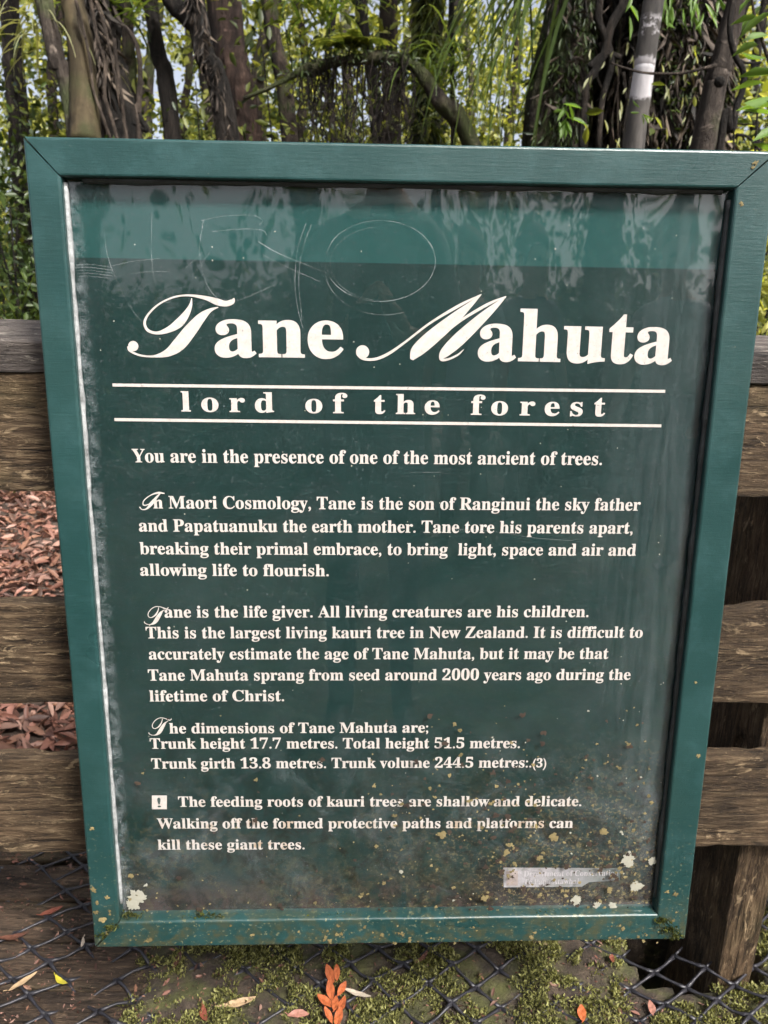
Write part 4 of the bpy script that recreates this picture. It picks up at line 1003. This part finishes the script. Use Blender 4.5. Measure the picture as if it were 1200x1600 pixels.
fern('fern', 'fern in front of the root clad tree', on(1.75, 3.5), 10, .9, 'leaf_mid', tilt=1.3)
fern('fern', 'seedling fern on the leaf litter below the left boards', on(-1.15, 2.35), 6, .28, 'leaf_fresh', tilt=.7)
fern('fern', 'fern perched on the top of the arching branch', tuple(seg_[len(seg_)//2]+np.array([-.05, 0, .03])), 9, .22, 'leaf_mid', tilt=1.0)
def shrub(name, label, pos, h_, n, size, mat, spread=.35, stems=4, group='shrubs beyond the fence', asp=.42):
    o = empty(name, pos); tag(o, label, 'shrub', group); tips = []
    for k in range(stems):
        e_ = np.array([random.gauss(0, spread*.7), random.gauss(0, spread*.5), h_*random.uniform(.7, 1.05)]); m_ = e_*.5+np.array([random.gauss(0, .05), random.gauss(0, .05), 0])
        A = catmull([np.zeros(3), m_, e_], 6); v, f_ = tube(A, np.linspace(.012, .004, len(A)), 6, .1, 10); link('stem', mesh_np('stem', v, f_), M['bark_dark'], o, True)
        tips += [A[i]+rng.normal(size=3)*spread*.35 for i in range(4, len(A)) for _ in range(2)]
    V, Fq = cloud(tips, max(3, n//len(tips)), spread*.38, size, aspect=asp); link('foliage', mesh_np('foliage', V, Fq), M[mat], o)
    return o
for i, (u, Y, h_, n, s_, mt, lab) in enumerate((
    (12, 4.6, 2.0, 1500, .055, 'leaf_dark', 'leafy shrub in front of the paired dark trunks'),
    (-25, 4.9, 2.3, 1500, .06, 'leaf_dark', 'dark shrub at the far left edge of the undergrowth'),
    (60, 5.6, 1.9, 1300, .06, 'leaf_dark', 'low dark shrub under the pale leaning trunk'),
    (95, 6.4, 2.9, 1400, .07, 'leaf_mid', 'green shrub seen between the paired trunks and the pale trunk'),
    (235, 6.6, 3.0, 1500, .07, 'leaf_far', 'yellow green shrub behind the curved dead stem'),
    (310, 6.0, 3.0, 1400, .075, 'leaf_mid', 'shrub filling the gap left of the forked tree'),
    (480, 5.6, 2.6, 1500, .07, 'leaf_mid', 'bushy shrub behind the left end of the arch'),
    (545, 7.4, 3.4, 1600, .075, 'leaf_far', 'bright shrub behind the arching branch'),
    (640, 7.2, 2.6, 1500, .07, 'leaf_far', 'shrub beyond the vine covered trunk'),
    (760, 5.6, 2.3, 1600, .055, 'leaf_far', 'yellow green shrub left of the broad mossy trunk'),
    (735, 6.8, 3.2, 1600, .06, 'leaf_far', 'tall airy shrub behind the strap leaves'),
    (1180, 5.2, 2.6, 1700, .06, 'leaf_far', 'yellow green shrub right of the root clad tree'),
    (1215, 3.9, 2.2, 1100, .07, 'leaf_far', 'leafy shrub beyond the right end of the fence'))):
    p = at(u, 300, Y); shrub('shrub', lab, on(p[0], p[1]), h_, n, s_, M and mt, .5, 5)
# broad leaves at the right edge and the sprigs on the trunks
def sprig(name, label, base, tips, L, mat, asp=.3, n_per=1, droop=.2):
    o = empty(name, base); tag(o, label, 'branch')
    base = np.array(base)
    for k, (u, v_, Y, dx, dz) in enumerate(tips):
        p = at(u, v_, Y)-base
        d = np.array([[dx, -.25, dz]]); V, Fq = leaves(p[None], np.array([L*random.uniform(.8, 1.2)]), asp, .5, droop, d*3)
        link('leaf', mesh_np('leaf', V, Fq), M[mat], o)
    return o
b0 = at(1235, 120, 2.3)
o = sprig('leafy_branch', 'branch of broad pale green leaves reaching in beside the slender trunk', b0, [(1185, 28, 2.3, -.9, .1), (1200, 55, 2.3, -.9, -.1), (1185, 70, 2.35, -1, -.3), (1205, 20, 2.25, -.6, -.4), (1198, 90, 2.3, -1, -.1), (1210, 115, 2.3, -1, .1), (1205, 150, 2.2, -.9, -.25), (1212, 165, 2.3, -1, 0), (1215, 180, 2.2, -1, .1), (1192, 130, 2.4, -.8, -.2), (1190, 10, 2.4, -.7, -.5), (1220, 200, 2.3, -1, -.2), (1180, -10, 2.3, -.8, -.5), (1175, 225, 2.3, .9, -.1)], .105, 'leaf_fresh')
strand([b0, at(1205, 100, 2.3), at(1190, 60, 2.3), at(1178, 20, 2.3), at(1172, -30, 2.3)], .006, .003, 'vine', o, 'twig', org=b0)
strand([b0, at(1215, 160, 2.3), at(1200, 190, 2.3)], .004, .003, 'vine', o, 'twig', org=b0)
b0 = at(880, 165, 3.95); sprig('leaf_sprig', 'fresh green leaf sprig at the foot of the broad mossy trunk', b0, [(880+random.uniform(-12, 12), 165+random.uniform(-5, 30), 3.95, random.uniform(-.5, .5), random.uniform(-1, .1)) for _ in range(12)], .09, 'leaf_fresh', .26)
b0 = at(1000, 165, 3.2); sprig('leaf_sprig', 'small light green sprig on the peeled trunk', b0, [(1000, 168, 3.2, -.8, .5), (1000, 176, 3.2, -1, .05), (1002, 178, 3.2, .9, -.2), (1003, 180, 3.2, .15, -1), (1004, 178, 3.2, .5, -.8)], .05, 'leaf_fresh', .22)
b0 = at(1060, -12, 3.6); sprig('leafy_branch', 'thin hanging leaves over the top of the root clad tree', b0, [(1040+random.uniform(-60, 90), random.uniform(-20, 25), 3.6, random.uniform(-.6, .6), -random.uniform(.3, 1)) for _ in range(26)], .10, 'leaf_fresh', .18)
b0 = at(960, 200, 4.0); sprig('leaf_sprig', 'pale narrow dead leaves clinging low on the root clad tree', b0, [(random.uniform(915, 1110), random.uniform(60, 235), 4.08, random.uniform(-.5, .5), -random.uniform(.3, 1)) for _ in range(46)], .06, 'leaf_pale', .2)
# tiny leafy climbers over the root clad trunk
cs = []
for k in range(60):
    u = random.uniform(1030, 1120); dd = (u-1018)/112; cs.append(at(u, random.uniform(0, 230), 4.66-.43*math.sqrt(max(0, 1-dd*dd))))
V, Fq = cloud(cs, 16, .06, .035); cl = tag(link('climbing_plant', mesh_np('climbing_plant', V, Fq), M['leaf_dark']), 'tiny dark leaved climber over the right side of the root clad tree', 'climber', kind='stuff')

# ---- the wood further off, one mass of leaves and distant stems
def mass(n_c, ymin, ymax, zmax, per, size, xk=.62, ydir=1):
    cs = []
    while len(cs) < n_c:
        y = random.uniform(ymin, ymax); x = random.uniform(-1, 1)*(1.6+y*xk); z = random.uniform(.1, zmax*(.6+.4*y/ymax))
        if fbm((x, y, z), .55, 3, 11) > .02+.25*random.random()-.1: cs.append((x, y*ydir, z))
    return cloud(cs, per, rng.uniform(.16, .46, len(cs)), size, aspect=.55, up_bias=.35)
for nc, y0, y1, zm, per, sz_, mt, lab in (  # lighter and darker clumps are put into the leaf colours
    (300, 7.5, 11, 5.0, 44, .085, 'leaf_mid', 'mid green foliage between the nearer trunks'),
    (330, 8.0, 12, 5.2, 44, .080, 'leaf_far', 'pale green foliage between the nearer trunks'),
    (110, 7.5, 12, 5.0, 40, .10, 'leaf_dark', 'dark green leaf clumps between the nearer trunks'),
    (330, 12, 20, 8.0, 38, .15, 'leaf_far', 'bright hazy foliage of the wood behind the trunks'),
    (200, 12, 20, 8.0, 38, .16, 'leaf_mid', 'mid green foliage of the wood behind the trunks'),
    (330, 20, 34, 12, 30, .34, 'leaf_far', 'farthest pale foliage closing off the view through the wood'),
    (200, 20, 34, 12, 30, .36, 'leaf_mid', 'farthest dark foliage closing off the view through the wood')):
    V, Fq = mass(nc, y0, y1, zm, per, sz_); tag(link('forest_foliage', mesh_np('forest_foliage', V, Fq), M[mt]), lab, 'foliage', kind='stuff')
for i, (u, w, Y) in enumerate(((85, 12, 9), (150, 10, 10), (228, 14, 9.5), (285, 9, 9), (330, 11, 11), (405, 16, 9), (470, 12, 10), (520, 9, 9.2), (548, 13, 11), (640, 10, 9), (690, 14, 10), (735, 8, 11), (795, 10, 10), (1180, 12, 9), (1140, 10, 10))):
    tree('distant_tree', 'thin distant trunk '+['behind the pale leaning trunk', 'glimpsed past the hollow tree', 'seen just past the curved dead stem', 'left of the forked tree', 'glimpsed behind the forked tree', 'right of the reddish tree', 'left of the spiky perching tuft', 'below the spiky perching tuft', 'behind the perched fern', 'between the hanging roots and the vine covered trunk', 'beside the fine grass tuft', 'behind the right foot of the arch', 'behind the drooping strap leaves', 'behind the broad leaved branch', 'right of the root clad tree'][i], [(u, 210, w*1.25), (u+random.uniform(-14, 14), 110, w*1.15), (u+random.uniform(-34, 34), 0, w)], Y, ('bark_brown', 'bark_dark', 'bark_pale')[i % 3], crown=120, limbs=2, seg=10, group='distant trunks in the wood')
# ---- the wood on the visitors' side of the path (seen reflected in the glass)
for i, (x, y, r_, h_) in enumerate(((-2.6, -5.5, .16, 7), (-.9, -7.2, .22, 8), (.6, -6.4, .14, 7), (2.3, -5.8, .2, 8), (3.6, -7.5, .18, 8), (-6.2, -7.8, .2, 8))):
    pts = catmull([(x, y, hfield(x, y)-.05), (x+.1, y, h_*.4), (x-.1, y+.1, h_)], 8); rad = np.linspace(r_, r_*.5, len(pts))
    t_ = empty('forest_tree', pts[0]); tag(t_, 'tall forest tree across the path from the sign', 'tree', 'trees across the path')
    v, f_ = tube(pts-pts[0], rad, 14, .2, 4, i*3.3, .3); link('trunk', mesh_np('trunk', v, f_), M['bark_brown'], t_, True)
    V, Fq = cloud(pts[-1]+rng.normal(size=(40, 3))*np.array([.9, .9, .9])+np.array([0, 0, -1.2]), 26, .3, .13); link('crown', mesh_np('crown', V-pts[0], Fq), M['leaf_mid'], t_)
for nc, zm, mt, lab in ((900, 2.1, 'leaf_dark', 'dark undergrowth across the path, faintly mirrored in the sign glass'), (360, 5.0, 'leaf_mid', 'scattered leaf clumps across the path, faintly mirrored in the sign glass')):
    V, Fq = mass(nc, 5.5, 10, zm, 40, .13 if zm < 3 else .085, .8, -1); tag(link('forest_foliage', mesh_np('forest_foliage', V, Fq), M[mt]), lab, 'foliage', kind='stuff')

# out-of-view tree, added so its crown cuts the sun on path and sign
pts = catmull([(4.2, -4.6, hfield(4.2, -4.6)-.05), (4.0, -4.4, 2.5), (3.5, -3.9, 4.8), (2.9, -3.4, 6.9)], 8); t_ = empty('forest_tree', pts[0])
tag(t_, 'out-of-view spreading tree on the visitors side, added to shade the sign', 'tree')
v, f_ = tube(pts-pts[0], np.linspace(.19, .07, len(pts)), 16, .2, 4, 9.3, .3); link('trunk', mesh_np('trunk', v, f_), M['bark_brown'], t_, True)
for k in range(7):
    e_ = np.array([2.6, -3.1, 6.6])+rng.normal(size=3)*np.array([1.1, 1.1, .4]); s_ = pts[-random.randint(2, 8)]
    strand([s_, (s_+e_)/2+np.array([0, 0, .15]), e_], .05, .015, 'bark_brown', t_, 'limb', org=pts[0])
cs = np.array([2.6, -3.1, 6.5])+rng.normal(size=(60, 3))*np.array([1.3, 1.3, .5])
V, Fq = cloud(cs, 26, .26, .12); link('crown', mesh_np('crown', V-pts[0], Fq), M['leaf_mid'], t_)

# ------------------------------------------------------------------ visitors on the path (faintly mirrored in the glass)
def person(label, x, y, rz, hgt, shirt, trousers, hairc, arms='down', group=None):
    k = hgt/1.75; skin = (.46, .28, .20)
    J = {}; E = []; Rd = {}
    def add(n_, p, r_, par=None):
        J[n_] = np.array(p)*k; Rd[n_] = r_*k if np.isscalar(r_) else (r_[0]*k, r_[1]*k)
        if par: E.append((par, n_))
    add('pelvis', (0, 0, .95), (.155, .115)); add('waist', (0, 0, 1.10), (.14, .10), 'pelvis'); add('chest', (0, 0, 1.30), (.165, .115), 'waist')
    add('collar', (0, 0, 1.43), (.10, .075), 'chest'); add('neck', (0, .012, 1.52), (.055, .055), 'collar'); add('jaw', (0, .03, 1.585), (.062, .07), 'neck'); add('head', (0, .022, 1.655), (.076, .093), 'jaw'); add('crown', (0, .012, 1.715), (.06, .07), 'head')
    for s_ in (-1, 1):
        q = 'LR'[s_ > 0]
        add('sh'+q, (s_*.18, 0, 1.41), .062, 'collar')
        if arms == 'phone': el, wr = (s_*.25, .10, 1.16), (s_*.075, .31, 1.185)
        else: el, wr = (s_*.245, -.02, 1.13), (s_*.26, .06, .89)
        add('el'+q, el, .045, 'sh'+q); add('wr'+q, wr, .029, 'el'+q)
        d = np.array(wr)-np.array(el); d /= np.linalg.norm(d)
        if arms == 'phone': d = np.array([-s_*.25, .25, .5]); d /= np.linalg.norm(d)
        pm_ = np.array(wr)+d*.075; sd_ = np.cross(d, [s_*1., .15, 0]); sd_ /= np.linalg.norm(sd_)
        add('pa'+q, pm_, (.034, .017), 'wr'+q)
        for f_ in range(4):
            b_ = pm_+sd_*(f_-1.5)*.020+d*.018; ln = (.065, .078, .072, .055)[f_]; cu = np.array([-s_*.25, .05, -.05])
            add('f%d%s' % (f_, q), b_+d*ln*.5, .0088, 'pa'+q); add('g%d%s' % (f_, q), b_+d*ln*.9+cu*ln*.6, .0075, 'f%d%s' % (f_, q))
        tb = np.array(wr)+d*.035+sd_*.036; add('t0'+q, tb, .011, 'wr'+q); add('t1'+q, tb+d*.04+sd_*.014, .0088, 't0'+q)
        add('hip'+q, (s_*.095, 0, .89), .088, 'pelvis'); add('kn'+q, (s_*.10, .012, .50), .058, 'hip'+q); add('an'+q, (s_*.105, -.015, .09), .042, 'kn'+q); add('he'+q, (s_*.105, -.01, .045), .042, 'an'+q); add('to'+q, (s_*.125, .16, .035), .034, 'he'+q)
    names = list(J); me = bpy.data.meshes.new('body'); me.from_pydata([tuple(J[n_]) for n_ in names], [(names.index(a), names.index(b_)) for a, b_ in E], [])
    o = bpy.data.objects.new('body', me); COL.objects.link(o)
    o.modifiers.new('skin', 'SKIN')
    sv = me.skin_vertices[0].data
    for i, n_ in enumerate(names): sv[i].radius = (Rd[n_], Rd[n_]) if np.isscalar(Rd[n_]) else Rd[n_]
    sv[0].use_root = True
    ss = o.modifiers.new('sub', 'SUBSURF'); ss.levels = ss.render_levels = 2
    bpy.context.view_layer.update()
    nm_ = bpy.data.meshes.new_from_object(o.evaluated_get(bpy.context.evaluated_depsgraph_get())); bpy.data.objects.remove(o)
    root = empty('person', (x, y, path_z(x, y)+.004), rz); tag(root, label, 'person', group)
    def pm2(nm2, c): return M.get(nm2) or M.setdefault(nm2, mat_simple(nm2, c, .7, .15, 40, .1))
    for mm in (pm2('skin', skin), pm2('shirt_'+str(shirt), shirt), pm2('trousers_'+str(trousers), trousers), pm2('shoe', (.03, .028, .026))): nm_.materials.append(mm)
    for p_ in nm_.polygons:
        c = p_.center/k; wl = min((Vector(J['el'+q]/k)-c).length for q in 'LR')
        arm = abs(c.x) > .185 or (arms == 'phone' and c.y > .13 and c.z > 1.0)
        p_.material_index = 3 if c.z < .085 else 2 if c.z < .96 and not (abs(c.x) > .19 and c.z > .7) else 0 if c.z > 1.475 or (arm and c.z < 1.16 and not arms == 'phone') or (arms == 'phone' and c.y > .16) else 1
    b_ = link('body', nm_, None, root, True)
    def blob(name, c, r3, mat, n1=16, n2=10, cut=None):
        bm = bmesh.new(); bmesh.ops.create_uvsphere(bm, u_segments=n1, v_segments=n2, radius=1)
        for v in bm.verts:
            f_ = 1+.05*noise.noise(v.co*3)
            v.co = Vector((v.co.x*r3[0]*f_, v.co.y*r3[1]*f_, v.co.z*r3[2]*f_))*k+Vector(c)*k
            if cut and v.co.y > cut[0]*k and v.co.z < cut[1]*k: v.co.y = cut[0]*k
        me2 = bpy.data.meshes.new(name); bm.to_mesh(me2); bm.free(); return link(name, me2, mat, root, True)
    blob('hair', (0, -.004, 1.69), (.086, .100, .092), pm2('hair_'+str(hairc), hairc), cut=(.045, 1.70))
    for s_ in (-1, 1):
        blob('ear', (s_*.083, .015, 1.645), (.012, .02, .032), pm2('skin', skin), 8, 6); blob('eye', (s_*.031, .100, 1.655), (.011, .010, .008), pm2('eye', (.05, .035, .03)), 8, 6)
    blob('nose', (0, .113, 1.625), (.013, .020, .022), pm2('skin', skin), 8, 6); blob('mouth', (0, .098, 1.583), (.024, .010, .007), pm2('lip', (.30, .11, .09)), 10, 6)
    return root
person('person in a dark jacket and jeans holding up a phone before the sign', .03, -.40, 0, 1.62, (.02, .024, .032), (.03, .04, .07), (.05, .035, .025), 'phone')
person('person in a pale blue shirt and dark trousers waiting on the path', .62, -2.75, R(25), 1.66, (.22, .30, .40), (.03, .03, .035), (.10, .07, .045))
person('person in a navy top and grey trousers beside the pale blue shirt', 1.05, -2.95, R(-20), 1.72, (.03, .045, .10), (.12, .12, .12), (.03, .022, .018))
person('person in a light grey top standing apart on the path', 1.75, -2.5, R(60), 1.68, (.45, .45, .47), (.05, .06, .09), (.16, .11, .06))
ph = empty('mobile_phone', (0, -.0335, 1.095)); tag(ph, 'black mobile phone held upright by the person in the dark jacket', 'phone')
M['phone'] = mat_simple('phone_black', (.012, .012, .014), .25, .1, 20, 0)
box('case', -.037, .037, -.004, .004, -.075, .075, M['phone'], ph, .002)
